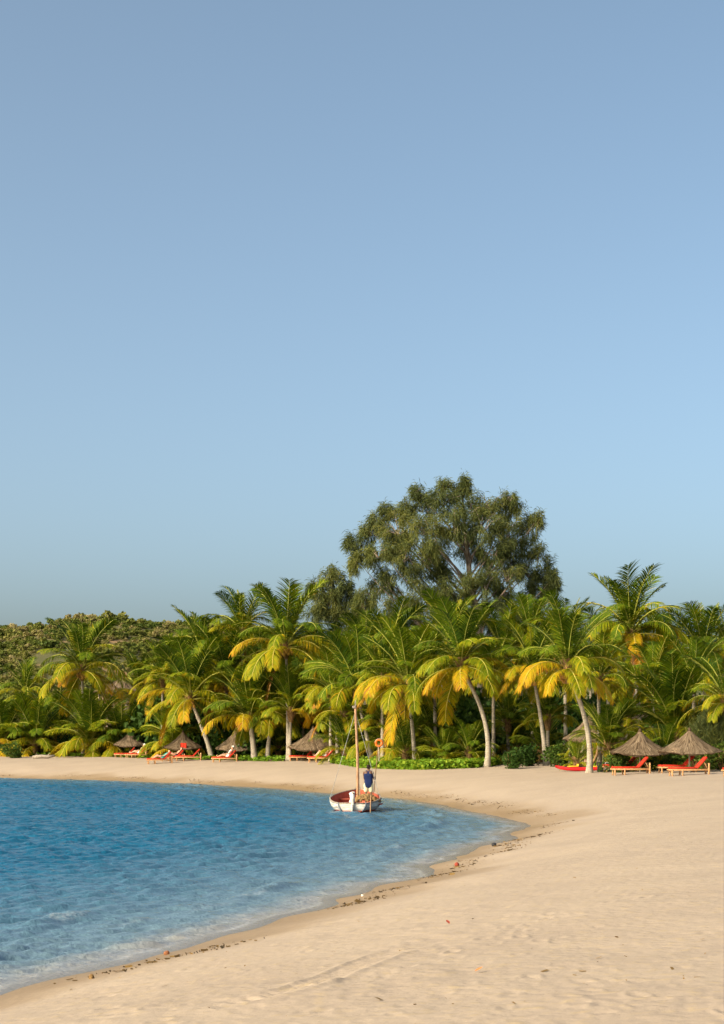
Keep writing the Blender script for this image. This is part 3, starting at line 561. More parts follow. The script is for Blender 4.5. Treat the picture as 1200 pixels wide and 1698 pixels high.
CB = [(768, 818, 0, 20, 20), (735, 832, -1, 32, 26), (700, 842, 1, 28, 28), (812, 838, 0, 32, 24), (845, 850, 1, 26, 26), (876, 878, 1, 22, 28), (632, 862, 0, 22, 22), (660, 878, -1, 34, 30), (705, 878, -2.5, 34, 32), (752, 872, -2.5, 36, 34), (800, 874, -2.5, 32, 34), (838, 890, -1, 30, 32),
      (600, 912, 0, 26, 20), (628, 918, -2, 34, 26), (590, 935, -1, 22, 18), (670, 925, -2.5, 36, 30), (715, 918, 2, 32, 28), (846, 928, 2, 28, 28), (876, 950, 1, 28, 26), (904, 955, 1, 22, 30), (912, 990, 0, 16, 24), (884, 985, 1, 26, 26), (645, 965, -1, 30, 28), (690, 962, -2, 36, 32), (735, 960, -1, 30, 28),
      (620, 985, 0, 22, 24), (660, 1010, -1, 32, 28), (705, 1005, -2, 34, 30), (760, 1005, -1.5, 26, 26), (820, 985, 3, 26, 24), (850, 1005, 2, 26, 24), (800, 930, 3, 24, 26), (775, 905, 3, 30, 26), (640, 1040, 0, 30, 22), (700, 1045, 0, 34, 22), (760, 1045, 1, 34, 22), (830, 1040, 1, 34, 20), (600, 1000, 1, 16, 30), (614, 885, 0, 20, 18), (672, 850, 0, 24, 20), (862, 905, 1, 24, 24), (892, 922, 0, 18, 20), (782, 846, -1, 26, 24), (720, 905, -3, 30, 28), (660, 905, 0, 30, 28), (820, 915, -2, 28, 28), (735, 985, -3, 24, 22), (765, 1030, -4, 26, 22), (812, 1012, -4, 20, 20), (806, 972, -3, 24, 22), (842, 958, -2, 24, 22), (772, 972, -3, 20, 22), (862, 1030, -1, 26, 22), (690, 818, 0, 12, 13), (737, 808, 0, 13, 13), (770, 803, 0, 9, 13), (846, 828, 0, 13, 13), (892, 866, 0, 10, 15), (578, 904, 0, 12, 12), (640, 850, 0, 10, 14), (918, 965, 0, 12, 16)]
casuarina('very tall spreading casuarina tree rising high above the palms', bc, [(794, 1040, 0), (782, 985, 0), (776, 930, 0), (772, 890, 0), (768, 840, 0)], CB, 147, 3)
CB2 = [(548, 958, 0, 20, 16), (528, 978, 0, 18, 18), (565, 978, 0, 22, 20), (545, 1000, 0, 28, 20), (585, 1000, 0, 18, 22), (530, 1020, 0, 22, 20), (570, 1028, 0, 28, 20), (598, 1030, 0, 14, 24)]
casuarina('smaller grey-green casuarina tree at the left foot of the tall one', GP(556, 156), [(556, 1060, 0), (552, 1010, 0), (550, 965, 0)], CB2, 156, 9, 6.5, .22, wd=.026)
casuarina('feathery grey-green casuarina sapling at the right edge beside the parasol', GP(1186, 91), [(1186, 1250, 0), (1184, 1225, 0), (1180, 1195, 0)], [(1180, 1206, 0, 20, 20), (1166, 1226, 0, 20, 18), (1192, 1230, 0, 24, 26), (1182, 1250, 0, 24, 16)], 91, 12, 30., .06, .42, .018, -.4)
# ---------------------------------------------------------------- hillside
TREEM = [bush_mesh('crown', SCRUB, 2.1, 2.2, 290, .22, 70+i, ((.0, .3), (.05, .4), (.55, .95), (.3, .6))[i], .7) for i in range(4)]
g = np.random.default_rng(21); Vs = []; Fs = []; Ts = []; off = 0
src = [(np.array([v.co[:] for v in m_.vertices]), np.array([p.vertices[:] for p in m_.polygons]), np.array([a.value for a in m_.attributes['tone'].data])) for m_ in TREEM]
nB = 6000; bx = g.uniform(-92, 12, nB); by = g.uniform(186, 318, nB); bz = terrain(bx, by)
for i in range(nB):
    if fbm(np.array([bx[i]*.07]), np.array([by[i]*.07+30]))[0] < .27: continue
    v, f, t = src[g.choice(4, p=[.22, .30, .17, .31])]; s = (.22+.55*g.random()**2)*(1.45 if g.random() < .08 else 1); a = g.uniform(0, 6.28); r = np.array([[math.cos(a), -math.sin(a), 0], [math.sin(a), math.cos(a), 0], [0, 0, g.uniform(.75, 1.15)]])
    Vs.append(v@r.T*s+np.array([bx[i], by[i], bz[i]-.15])); Fs.append(f+off); Ts.append(t); off += len(v)
tag(ob('hillside_scrub', np_mesh('hillside_scrub', np.concatenate(Vs), np.concatenate(Fs), SCRUB, {'tone': np.concatenate(Ts)})), 'grey and green dry scrub covering the hillside behind the palms', 'scrub', kind='stuff')
SKYT = [('spreading dark tree on the skyline at the left edge of the hill', 16, 1.15, 0), ('small domed tree second from the left on the hill skyline', 62, .8, 1), ('wide low tree on the ridge just left of the lone tall palm', 108, 1., 1), ('bushy tree on the ridge right behind the lone tall palm', 148, 1.1, 3), ('low tree on the ridge right of the lone tall palm', 190, .95, 1),
        ('dark round tree standing out on the hill skyline', 238, 1.25, 0), ('olive tree on the ridge right of the dark round one', 282, .9, 3), ('low green tree where the ridge meets the high palms', 318, .95, 1)]
tk = MB().tube([(0, 0, -.4), (.1, 0, .6), (0, .1, 1.6)], [.16, .13, .06], 6).mesh('trunk', BARK2)
for lab, px, s, k in SKYT:
    r = thing('ridge_tree', lab, 'tree', GP(px, 302)+Vector((0, 0, .1)), px, None, s); ob('crown', TREEM[k], r, (0, 0, .35)); ob('trunk', tk, r)
# ---------------------------------------------------------------- creepers and litter
def scatter(name, label, cat, pts, mat, size, tone, lift, seed, up=.8):
    g = np.random.default_rng(seed); n = len(pts); C = np.array(pts); C[:, 2] += lift*g.random(n)**1.5+.01; N = unit(np.array([0, 0, up])+g.normal(size=(n, 3))*.5); A = unit(np.cross(N, g.normal(size=(n, 3)))); B = np.cross(N, A); s = size*g.uniform(.5, 1.3, (n, 1))
    V, F = quads(C, A*s, B*s*.75); return tag(ob(name, np_mesh(name, V, F, mat, {'tone': np.repeat(np.clip(g.uniform(*tone, n), 0, 1), 4)})), label, cat, kind='stuff')
def band(n, x0, x1, before, after, seed, thr=.42, D0=120):
    g = np.random.default_rng(seed); px = g.uniform(x0, x1, n); X = (px-600)/FPX*D0; X = (px-600)/FPX*vegline(X); Y = vegline(X)+g.uniform(-before, after, n)+1.6*(fbm(X*.5, X*0+seed)-.5)
    k = fbm(X*.55+seed, Y*.3) > thr; X, Y = X[k], Y[k]; return np.stack([X, Y, terrain(X, Y)], 1)
scatter('beach_creeper', 'bright green creeper spreading over the sand bank below the palms', 'creeper', band(34000, 548, 850, 3.4, 5, 4, .36), CREEP, .095, (.1, .9), .5, 4)
scatter('bank_undergrowth', 'low green undergrowth along the foot of the right-hand palms', 'undergrowth', band(14000, 1000, 1240, .0, 7, 6, .40), CREEP, .08, (.0, .7), .55, 6)
scatter('shore_grass', 'thin strip of dark green grass along the far left of the beach', 'grass', band(9000, -60, 470, .3, 8, 8, .44), CREEP, .10, (.0, .6), .3, 8)
pt = np.concatenate([band(5000, -60, 1240, .5, 12, 15, .45)]); scatter('palm_litter', 'dry brown fallen leaf litter beneath the palms', 'leaf litter', pt, STRAW, .12, (.0, .6), .06, 15, 1.6)
# seaweed left along the waterline
g = np.random.default_rng(33); A_ = g.uniform(60, 330, 9500); k = fbm(A_*.5, A_*0+2, 3)
ok = (k > .50); A_ = A_[ok]; i = np.clip(np.searchsorted(_scum, A_)-1, 0, len(_sa)-1); t = (A_-_scum[i])/np.sqrt(_sl2[i]); p = _sa[i]+_sd[i]*t[:, None]; nrm = np.stack([_sd[i][:, 1], -_sd[i][:, 0]], 1)/np.sqrt(_sl2[i])[:, None]
off = 1.05+.55*(fbm(A_*.35, A_*0+8)-.5)*2+g.normal(size=len(A_))*.26; p = p+nrm*off[:, None]; n = len(p); Z0 = terrain(p[:, 0], p[:, 1])+.012
C = np.stack([p[:, 0], p[:, 1], Z0], 1); N = unit(np.array([0, 0, 1.])+g.normal(size=(n, 3))*.45); tg = np.stack([_sd[i][:, 0], _sd[i][:, 1], g.normal(size=n)*.02], 1); tg = unit(unit(tg)+g.normal(size=(n, 3))*.7*np.array([1, 1, .05])); B = unit(np.cross(N, tg)); s = g.gamma(2., .0062, (n, 1))
V, F = quads(C, tg*s*1.8, B*s*.55+np.array([0, 0, .006])); WR = leafmat('seaweed', [(0, (.04, .024, .010)), (.5, (.11, .065, .022)), (1, (.22, .13, .04))], trans=.05, jitter=0)
tag(ob('seaweed_line', np_mesh('seaweed_line', V, F, WR, {'tone': np.repeat(g.random(n), 4)})), 'brown scraps of seaweed strewn in a line along the waterline', 'seaweed', kind='stuff')
# scraps of leaf and shell on the open sand
px = g.uniform(100, 1250, 260); py = g.triangular(1300, 1600, 1750, 260); P3 = np.array([G(a, b)[:] for a, b in zip(px, py)]); sd_, _ = shore(P3[:, 0], P3[:, 1]); P3 = P3[sd_ > 1.5]; n = len(P3)
P3[:, 2] += .01; N = unit(np.array([0, 0, 1.])+g.normal(size=(n, 3))*.3); A = unit(np.cross(N, g.normal(size=(n, 3)))); B = np.cross(N, A); s = g.gamma(2., .0035, (n, 1)); V, F = quads(P3, A*s*1.6, B*s*.7)
tag(ob('sand_debris', np_mesh('sand_debris', V, F, WR, {'tone': np.repeat(g.uniform(.6, 1, n), 4)})), 'tiny brown leaf scraps scattered over the open sand', 'debris', kind='stuff')
# ---------------------------------------------------------------- people
def capsule(mb, p0, r0, p1, r1, n=10):
    p0, p1 = Vector(p0), Vector(p1); a = (p1-p0).normalized(); pts = []; rad = []
    for k in range(1, 4): th = math.pi/2*k/4; pts.append(p0-a*r0*math.cos(th)); rad.append(r0*math.sin(th))
    pts += [p0, p0.lerp(p1, .5), p1]; rad += [r0, (r0+r1)/2, r1]
    for k in range(3, 0, -1): th = math.pi/2*k/4; pts.append(p1+a*r1*math.cos(th)); rad.append(r1*math.sin(th))
    mb.tube(pts, rad, n)
def chain(mb, pts, rad):
    for i in range(len(pts)-1): capsule(mb, pts[i], rad[i], pts[i+1], rad[i+1])
def remesh(o, vox, it=4):
    m = o.modifiers.new('one_skin', 'REMESH'); m.mode = 'VOXEL'; m.voxel_size = vox; m.use_smooth_shade = True
    s = o.modifiers.new('soften', 'SMOOTH'); s.factor = .5; s.iterations = it; return o
def hand(mb, w, d, up, s=1):
    """palm and five fingers: w wrist, d along the hand, up the back of the hand, thumb to side s; fingers curl away from up"""
    w, d, up = Vector(w), Vector(d).normalized(), Vector(up).normalized(); sd = d.cross(up)*s
    for i in range(4): capsule(mb, w+sd*(.012*(i-1.5)), .015, w+d*.085+sd*(.021*(1.5-i)), .013)
    for i, l in enumerate((.072, .080, .074, .058)):
        b = w+d*.088+sd*(.021*(1.5-i)); k1 = b+(d*.75-up*.5).normalized()*l*.5; k2 = k1+(d*.05-up*1.).normalized()*l*.42; k3 = k2+(-d*.8-up*.45).normalized()*l*.3
        chain(mb, [b, k1, k2, k3], [.0095, .009, .0085, .0075])
    t0 = w+d*.025+sd*.03; t1 = t0+(d*.55+sd*.7-up*.25).normalized()*.045; chain(mb, [t0, t1, t1+(d*.75+sd*.1-up*.7).normalized()*.038], [.014, .011, .009])
def head(mb, c, f, up):
    """skull with a face: c centre, f facing, up"""
    c, f, up = Vector(c), Vector(f).normalized(), Vector(up).normalized(); sd = f.cross(up).normalized(); up = sd.cross(f); M = Matrix((sd, f, up)).transposed()
    mb.ball(c+up*.025-f*.012, (.074, .094, .088), 16, 12, rot=M); mb.ball(c-up*.045+f*.022, (.058, .066, .072), 14, 10, rot=M); mb.ball(c-up*.095+f*.045, (.03, .028, .022), 10, 6, rot=M)
    chain(mb, [c+up*.012+f*.085, c-up*.028+f*.105], [.010, .015]); mb.ball(c-up*.030+f*.092, (.022, .014, .012), 8, 6, rot=M)
    for s in (-1, 1):
        mb.ball(c+sd*.031*s+up*.008+f*.075, (.014, .010, .009), 8, 6, rot=M); capsule(mb, c+sd*.014*s+up*.026+f*.088, .009, c+sd*.05*s+up*.024+f*.066, .008); mb.ball(c+sd*.078*s-up*.008-f*.008, (.010, .022, .033), 8, 6, rot=M)
    capsule(mb, c-sd*.02-up*.058+f*.080, .009, c+sd*.02-up*.058+f*.080, .009); capsule(mb, c-sd*.016-up*.070+f*.077, .009, c+sd*.016-up*.070+f*.077, .009)
    return M
def hairm(c, f, up, n=0):
    c, f, up = Vector(c), Vector(f).normalized(), Vector(up).normalized(); sd = f.cross(up).normalized(); up = sd.cross(f); M = Matrix((sd, f, up)).transposed(); mb = MB(); q = random.Random(n)
    mb.ball(c+up*.042-f*.022, (.083, .098, .083), 16, 12, rot=M)
    mb.ball(c+up*.0-f*.055, (.074, .058, .075), 14, 10, rot=M); return mb
def boatman(loc, rz):
    r = thing('person', 'person standing in the wooden boat in navy tank top and cream shorts, gripping a pole', 'person', loc, rz); mb = MB()
    hp, ch, nk = Vector((0, 0, .90)), Vector((-.015, .0, 1.25)), Vector((-.01, .015, 1.46))
    for dx in (-.06, .06): chain(mb, [hp+Vector((dx, 0, 0)), Vector((dx*1.0, -.0, 1.08)), ch+Vector((dx*1.35, 0, 0)), Vector((dx*1.5, .0, 1.36))], [.115, .105, .118, .10])
    chain(mb, [nk-Vector((0, 0, .09)), nk+Vector((.0, .02, .07))], [.062, .054]); hc = Vector((-.005, .045, 1.615)); hf = Vector((.5, .85, -.2)); head(mb, hc, hf, (0, 0, 1))
    sl, sr = Vector((-.19, .0, 1.37)), Vector((.17, .01, 1.37)); el, wl = Vector((-.205, .12, 1.10)), Vector((.08, .30, 1.16)); er, wr = Vector((.245, .05, 1.10)), Vector((.265, .235, 1.13))
    for s, e, w in ((sl, el, wl), (sr, er, wr)): chain(mb, [s, s.lerp(e, .5), e], [.062, .05, .04]); chain(mb, [e, e.lerp(w, .35), w], [.041, .042, .027])
    hand(mb, wr, (0, 1, .15), (1, 0, 0), 1); hand(mb, wl, (1, .25, 0), (0, -1, .2), 1)
    for x, k, a in ((-.1, Vector((-.115, .03, .49)), Vector((-.13, -.02, .085))), (.1, Vector((.115, .02, .49)), Vector((.14, .03, .085)))):
        chain(mb, [(x*.95, 0, .86), Vector((x*.95, 0, .86)).lerp(k, .4), k], [.098, .088, .057]); chain(mb, [k, k.lerp(a, .3)+Vector((0, -.015, 0)), a], [.056, .059, .036])
        chain(mb, [a+Vector((0, -.045, -.045)), a+Vector((0, .06, -.05)), a+Vector((.0, .15, -.062))], [.036, .034, .022])
        for j in range(5): capsule(mb, a+Vector(((j-2)*.016, .14, -.066)), .011, a+Vector(((j-2)*.018, .185-.006*abs(j-1), -.07)), .010, 6)
    remesh(mb.build('body', SKIN, r), .0085); remesh(hairm(hc, hf, (0, 0, 1)).build('hair', HAIR, r), .012, 3)
    t = MB()
    for dx in (-.06, 0, .06): chain(t, [Vector((dx*1.15, -.01, .80)), Vector((dx*1.1, 0, 1.08)), ch+Vector((dx*1.35, -.005, 0)), Vector((dx*1.6, 0, 1.37))], [.132, .125, .131, .09])
    for dx in (-.1, .1): chain(t, [Vector((dx*1.1, -.04, 1.36)), Vector((dx*.95, .0, 1.455)), Vector((dx, .06, 1.36))], [.045, .04, .045])
    remesh(t.build('tank_top', BLUEC, r), .014, 14)
    s = MB()
    for x, k in ((-.1, Vector((-.115, .03, .49))), (.1, Vector((.115, .02, .49)))): chain(s, [(x*.75, 0, .90), (x*.95, 0, .80), Vector((x, 0, .86)).lerp(k, .72)], [.128, .125, .108])
    remesh(s.build('shorts', CREAM, r), .014, 8); return r
def sunbather(label, lounger, skin, cloth, hair, hat=None, up=55, knee=.0, shirt=None):
    """a person lying on a lounger, head towards +x"""
    M = lounger.matrix_basis; r = thing('person', label, 'person', M@Vector((0, 0, .36)), lounger.rotation_euler.z); mb = MB(); a = R(up); hp = Vector((.28, 0, .12)); ax = Vector((math.cos(a), 0, math.sin(a)))
    for dy in (-.06, .06): o = Vector((0, dy, 0)); chain(mb, [hp+o, hp+ax*.22+o, hp+ax*.42+o*1.3], [.115, .108, .112])
    nk = hp+ax*.56; chain(mb, [nk-ax*.06, nk+ax*.1], [.06, .054]); hc = nk+ax*.19+Vector((-.02, 0, .02)); hf = Vector((-math.sin(a), 0, math.cos(a)))*.9+Vector((-.3, 0, 0)); head(mb, hc, hf, ax)
    for s in (-1, 1):
        sh = hp+ax*.46+Vector((0, .18*s, 0)); e = sh-ax*.27+Vector((-.03, .07*s, .02)); w = e+Vector((-.24, -.06*s, .02)); chain(mb, [sh, e, w], [.055, .04, .027]); hand(mb, w, (-1, 0, -.1), (0, 0, 1), s)
        kz = .12+knee*(1 if s > 0 else .6); k = Vector((-.16, .10*s, kz)); an = Vector((-.58+.18*knee, .10*s, .06)); chain(mb, [hp+Vector((0, .09*s, 0)), k, an], [.095, .06, .037]); chain(mb, [an+Vector((.03, 0, -.01)), an+Vector((-.05, 0, .06)), an+Vector((-.07, .0, .13))], [.036, .034, .024])
    remesh(mb.build('body', skin, r), .014); remesh(hairm(hc, hf, ax).build('hair', hair, r), .016, 2)
    c = MB()
    for dy in (-.06, .06): o = Vector((0, dy*1.2, 0)); chain(c, [hp+o-Vector((.1, 0, 0)), hp+o, hp+ax*.08+o], [.112, .13, .122])
    remesh(c.build('swimwear', cloth, r), .018)
    if shirt:
        c = MB()
        for dy in (-.06, .06): o = Vector((0, dy, 0)); chain(c, [hp+ax*.1+o, hp+ax*.28+o, hp+ax*.46+o*1.5], [.128, .124, .118])
        remesh(c.build('shirt', shirt, r), .018)
    if hat:
        c = MB(); z = ax; q0 = hc+ax*.075; n = 18; s = Vector((0, 1, 0)); t = z.cross(s); prof = [(.20, -.02), (.12, .0), (.10, .02), (.095, .07), (.06, .10), (.005, .105)]
        vs = [q0+(s*math.cos(2*math.pi*k/n)+t*math.sin(2*math.pi*k/n))*rr_+z*h_ for rr_, h_ in prof for k in range(n)]
        c.add(vs, [(i*n+k, i*n+(k+1) % n, (i+1)*n+(k+1) % n, (i+1)*n+k) for i in range(len(prof)-1) for k in range(n)]); c.build('hat', hat, r)
    return r
# ---------------------------------------------------------------- parasols
def roof_mesh(name, r, h, seed, sag=.14, mats=None, tiers=3):
    q = random.Random(seed); mb = MB(); n = 44; prof = []; ph = q.uniform(0, 6)
    base = [(.035, 1.06), (.06, .985), (.12, .87), (.22, .72), (.34, .56), (.47, .41), (.60, .285), (.74, .18), (.87, .09), (1., 0)]
    rings = []
    for j, (a, b) in enumerate(base):
        rings.append((a*r, b*h))
        if j in (4, 6, 8) and j < len(base)-1: rings.append((a*r*1.012+.015, b*h-.045)); rings.append((a*r*.985, b*h-.06))
    rings += [(r*.985, -.07), (r*.80, .07*h), (r*.5, .33*h), (r*.1, .8*h)]
    rag = [q.uniform(-1, 1) for _ in range(n)]; vs = []
    for j, (a, b) in enumerate(rings):
        for k in range(n):
            th = 2*math.pi*k/n; e = (a/r)**2; rr_ = a*(1+.03*e*rag[k]+.02*e*math.cos(5*th+ph)); z = b-sag*e*(.5+.5*math.cos(2*th-math.pi))+.03*e*rag[(k*7) % n]+.02*e*math.sin(4*th+ph)
            vs.append((rr_*math.cos(th), rr_*math.sin(th), z))
    mb.add(vs, [(j*n+k, j*n+(k+1) % n, (j+1)*n+(k+1) % n, (j+1)*n+k) for j in range(len(rings)-1) for k in range(n)], 0, .3)
    for i in range(1500):                                          # straws laid on the slope, some over the edge
        th = q.uniform(0, 6.283); t = math.sqrt(q.random())*.96+.05; ln = q.uniform(.12, .3)/r
        def at(t):
            t = min(t, 1.06); x = np.interp(t, [b[0] for b in base]+[1.06], [b[1] for b in base]+[-.06]); return Vector((t*r*math.cos(th), t*r*math.sin(th), x*h-sag*t*t*(.5+.5*math.cos(2*th-math.pi))+.016))
        a, b = at(t), at(t+ln); s = Vector((-math.sin(th), math.cos(th), q.uniform(-.4, .4)))*q.uniform(.008, .02); b = b+s*q.uniform(-2, 2); tn = min(1, max(0, q.gauss(.42, .25)))
        mb.add([a-s, a+s, b+s, b-s], [(0, 1, 2, 3)], 1, tn)
    return mb.mesh(name, [THATCH, STRAW])
PMESH = [(roof_mesh('thatched_roof', 1., .66, i, .09)) for i in range(3)]
def post_mesh(h):
    mb = MB(); mb.tube([(0, 0, -.3), (0, 0, h*.5), (.01, 0, h)], [.05, .045, .04], 8); return mb.mesh('post', GREYW)
def ribs_mesh():
    mb = MB()
    for k in range(8): a = k*math.pi/4; mb.tube([(.05*math.cos(a), .05*math.sin(a), .50), (.55*math.cos(a), .55*math.sin(a), .19), (.95*math.cos(a), .95*math.sin(a), -.075)], .013, 5)
    return mb.mesh('ribs', WOOD)
def cap_mesh():
    mb = MB(); mb.tube([(0, 0, -.06), (0, 0, .02), (0, 0, .09), (.01, 0, .14)], [.11, .085, .065, .02], 9); return mb.mesh('tip', STRAW)
RIBS, CAP = ribs_mesh(), cap_mesh()
PGRP = 'thatched parasols along the beach'
def parasol(label, px, py, rpx, peak, rim, k=0, rz=0., D=None):
    b = G(px, py) if D is None else GP(px, D); s = FPX/b.y; r = rpx/s; zp = CAMH-(peak-HY)/s-b.z; zr = CAMH-(rim-HY)/s-b.z; o = thing('thatched_parasol', label, 'parasol', b, 0, PGRP); h = zp-zr
    f = ob('roof', PMESH[k % 3], o, (0, 0, zr), rz); f.scale = (r, r, h/.66/1.06)
    x = ob('ribs', RIBS, o, (0, 0, zr-.02)); x.scale = (r, r, h/.66); ob('post', post_mesh(zr+h*.8), o); c = ob('tip', CAP, o, (0, 0, zp-.02), 0, 1.); return o
parasol('nearer large thatched parasol over the rightmost pair of red loungers', 1143, 1281, 51, 1210, 1244, 0, .0)
parasol('thatched parasol just right of the kayak, overlapping its neighbour', 1061, 1280, 48, 1211, 1246, 1, .1)
parasol('middle thatched parasol, with the boat mast standing to its right', 519, 1261, 41, 1206, 1238, 2, .0)
parasol('thatched parasol with a red cloth on its edge, left of the leaning trunk', 303, 1259, 31, 1213, 1238, 1, .1)
parasol('farthest thatched parasol, smallest and leftmost on the beach', 215, 1255, 26, 1212, 1234, 2, .15)
parasol('shaded thatched parasol half hidden by hanging fronds right of the leaning trunk', 390, 1262, 32, 1210, 1240, 0, .1, D=143)
# ---------------------------------------------------------------- loungers
def lounger_parts():
    f = MB()
    for y in (-.30, .30): f.box((0, y, .27), (2.0, .05, .085), bev=.012)
    for x in (-.97, .97): f.box((x, 0, .27), (.05, .55, .075), bev=.012)
    for i in range(11): f.box((-.85+i*.115, 0, .30), (.06, .55, .018))
    lg = MB().box((0, 0, .12), (.07, .07, .34), bev=.012)
    hg = MB().box((0, 0, .30), (.085, .085, .62), bev=.012)
    cu = MB().box((-.30, 0, .36), (1.34, .60, .095), bev=.035); q = Quaternion((0, 1, 0), -R(47)); ba = MB(); ba.box(Vector((.38, 0, .36))+q@Vector((.36, 0, .0)), (.76, .60, .095), q, bev=.035)
    fr = MB()
    for y in (-.24, .24): fr.tube([(.38, y, .30), Vector((.38, y, .30))+q@Vector((.72, 0, 0))], .022, 6); fr.tube([Vector((.38, y, .30))+q@Vector((.5, 0, 0)), (.92, y, .30)], .018, 6)
    fr.tube([Vector((.38, -.24, .30))+q@Vector((.72, 0, 0)), Vector((.38, .24, .30))+q@Vector((.72, 0, 0))], .022, 6)
    return f.mesh('frame', DECKW), lg.mesh('leg', DECKW), cu.mesh('seat_cushion', REDC), ba.mesh('back_cushion', REDC), fr.mesh('back_frame', DECKW), hg.mesh('head_post', DECKW)
LP = lounger_parts()
def lounger(label, px, py, rz=0., sc=1., dz=0.):
    b = G(px, py); o = thing('sun_lounger', label, 'sun lounger', b, rz, 'red cushioned sun loungers', sc); ob('frame', LP[0], o)
    for x in (-.86, -.35): 
        for y in (-.30, .30): ob('leg', LP[1], o, (x, y, 0))
    for y in (-.30, .30): ob('leg', LP[5], o, (.955, y*1.05, 0))
    ob('seat_cushion', LP[2], o); ob('back_cushion', LP[3], o); ob('back_frame', LP[4], o); return o
lounger('front red lounger under the parasol nearest the kayak', 1045, 1284, R(3), 1.0)
lounger('rear red lounger under the parasol nearest the kayak, partly hidden', 1029, 1279.5, R(5), 1.0)
lounger('front red lounger under the rightmost parasol', 1141, 1285.5, R(3), 1.0)
lounger('rear red lounger under the rightmost parasol, seen behind the post', 1122, 1281, R(4), 1.0)
lounger('red lounger cut off by the right edge of the picture', 1233, 1287, R(2), 1.0)
l5 = lounger('red lounger with a person, under the middle parasol', 533, 1263.5, R(-4), 1.1)
lounger('red lounger standing left of the post of the middle parasol', 500, 1261.5, R(2), 1.05)
l1 = lounger('red lounger with a person in a white hat, under the farthest parasol', 226, 1256.5, R(-6), 1.)
lounger('red lounger farthest left, beside the farthest parasol', 207, 1256, R(4), 1.)
l2 = lounger('red lounger set out in front on the open sand among the left ones', 264, 1266, R(14), 1.05)
l3 = lounger('red lounger with a person, between the front lounger and the raised one', 286, 1262, R(10), 1.)
lounger('red lounger with raised backrest under the parasol with the red cloth', 312, 1261.5, R(2), 1.1)
l4 = lounger('red lounger with a person in white, beside the leaning trunk', 372, 1263.5, R(0), 1.05)
sunbather('person in a wide white hat reclining on a red lounger far left', l1, SKINL, WCOT, HAIRB, WCOT, 55, .15)
sunbather('person in a teal top lying on the front left red lounger', l2, SKINL, TEAL, HAIRB, None, 40, .2, TEAL)
sunbather('person sunbathing on the red lounger left of the raised backrest', l3, SKINL, DARK, HAIRB, None, 48, .25)
sunbather('person in white shirt and white hat on the lounger by the leaning trunk', l4, SKINL, WCOT, HAIRB, WCOT, 58, .1, WCOT)
sunbather('pale person with knees up on the lounger under the middle parasol', l5, SKINL, WCOT, HAIRB, None, 52, .35)
# red cloth on the parasol edge, towel and ring
def cloth(name, label, cat, c, wdt, hgt, mat, seed, nrm=(0, -1, 0)):
    q = random.Random(seed); mb = MB(); n, m_ = 8, 8; vs = []; N = Vector(nrm)
    for side in (0, 1):
        for i in range(n+1):
            for j in range(m_+1):
                u, v = i/n-.5, j/m_; vs.append(Vector((u*wdt*(1-.25*v*math.cos(u*9)), 0, -v*hgt*(1-.2*abs(u))))+N*(.03*math.sin(u*14+seed)*(v+.2)+.02*v)-N*.012*side)
    k = (n+1)*(m_+1); f = []
    for i in range(n):
        for j in range(m_): a = i*(m_+1)+j; f += [(a, a+1, a+m_+2, a+m_+1), (k+a, k+a+m_+1, k+a+m_+2, k+a+1)]
    mb.add(vs, f); o = mb.build(name, mat, loc=c); return tag(o, label, cat)
b = G(303, 1259); cloth('cloth', 'red cloth hanging from the front edge of a thatched parasol', 'cloth', W(304, 1232, b.y-1.50), .5, .5, REDC, 3)
b = G(519, 1261); cloth('towel', 'long dark red towel hanging beside the post of the middle parasol', 'towel', W(515, 1240, b.y-.09), .22, .62, REDC, 5)
b = GP(628, 114); o = thing('lifebuoy', 'orange lifebuoy hanging on a wooden post right of the leaning trunk', 'lifebuoy', W(628, 1232, 113.88)); mb = MB(); vs = []; n, m_ = 24, 10
for i in range(n):
    a = 2*math.pi*i/n
    for j in range(m_): c = 2*math.pi*j/m_; rr_ = .21+.07*math.cos(c); vs.append((rr_*math.cos(a), .075*math.sin(c), rr_*math.sin(a)))
mb.add(vs, [(i*m_+j, ((i+1) % n)*m_+j, ((i+1) % n)*m_+(j+1) % m_, i*m_+(j+1) % m_) for i in range(n) for j in range(m_)]); mb.build('ring', ORNG, o)
tg = MB(); tg.tube([(.285*math.cos(a), .0, .285*math.sin(a)) for a in np.linspace(.2, 2.9, 14)], .012, 5); tg.build('grab_rope', ROPE, o)
o = MB(); o.tube([(0, 0, -.3), (.02, 0, .7), (.0, 0, 1.5)], [.05, .045, .04], 8); o.box((0, -.06, 1.32), (.05, .12, .04)); tag(o.build('wooden_post', GREYW, loc=b), 'thin wooden post holding up the orange lifebuoy', 'post')
# ---------------------------------------------------------------- boat
boat = thing('wooden_boat', 'small white wooden boat with red inside and bare mast, floating by the shore', 'boat', ((583.5-600)/FPX*72.6, 72.6, .05), R(-4))
LEN = 4.4
def hull_pt(t, v, ins=0.):
    b = np.interp(t, [0, .1, .25, .45, .65, .8, .92, 1], [.56, .80, 1.02, 1.15, 1.04, .76, .36, .035])-ins; sh = np.interp(t, [0, .2, .45, .7, .88, 1], [.36, .41, .52, .66, .78, .86]); kl = np.interp(t, [0, .2, .6, .9, 1], [-.10, -.2, -.22, -.05, .2])+ins
    y = t*LEN if t < 1 else LEN+.25*(v-.5); return Vector((max(b, .01)*(1-(1-v)**2.3), y-.10*(1-v)*(t < .01)*0, kl+(sh-kl)*(.25*v+.75*v**1.7)))
ts = [0, .05, .1, .16, .23, .3, .38, .45, .53, .6, .68, .75, .82, .88, .93, .97, 1.]; vsn = [0, .12, .24, .34, .43, .50, .57, .64, .70, .735, .80, .86, .92, .955, 1.]
mb = MB(); vs = []; nv = len(vsn)
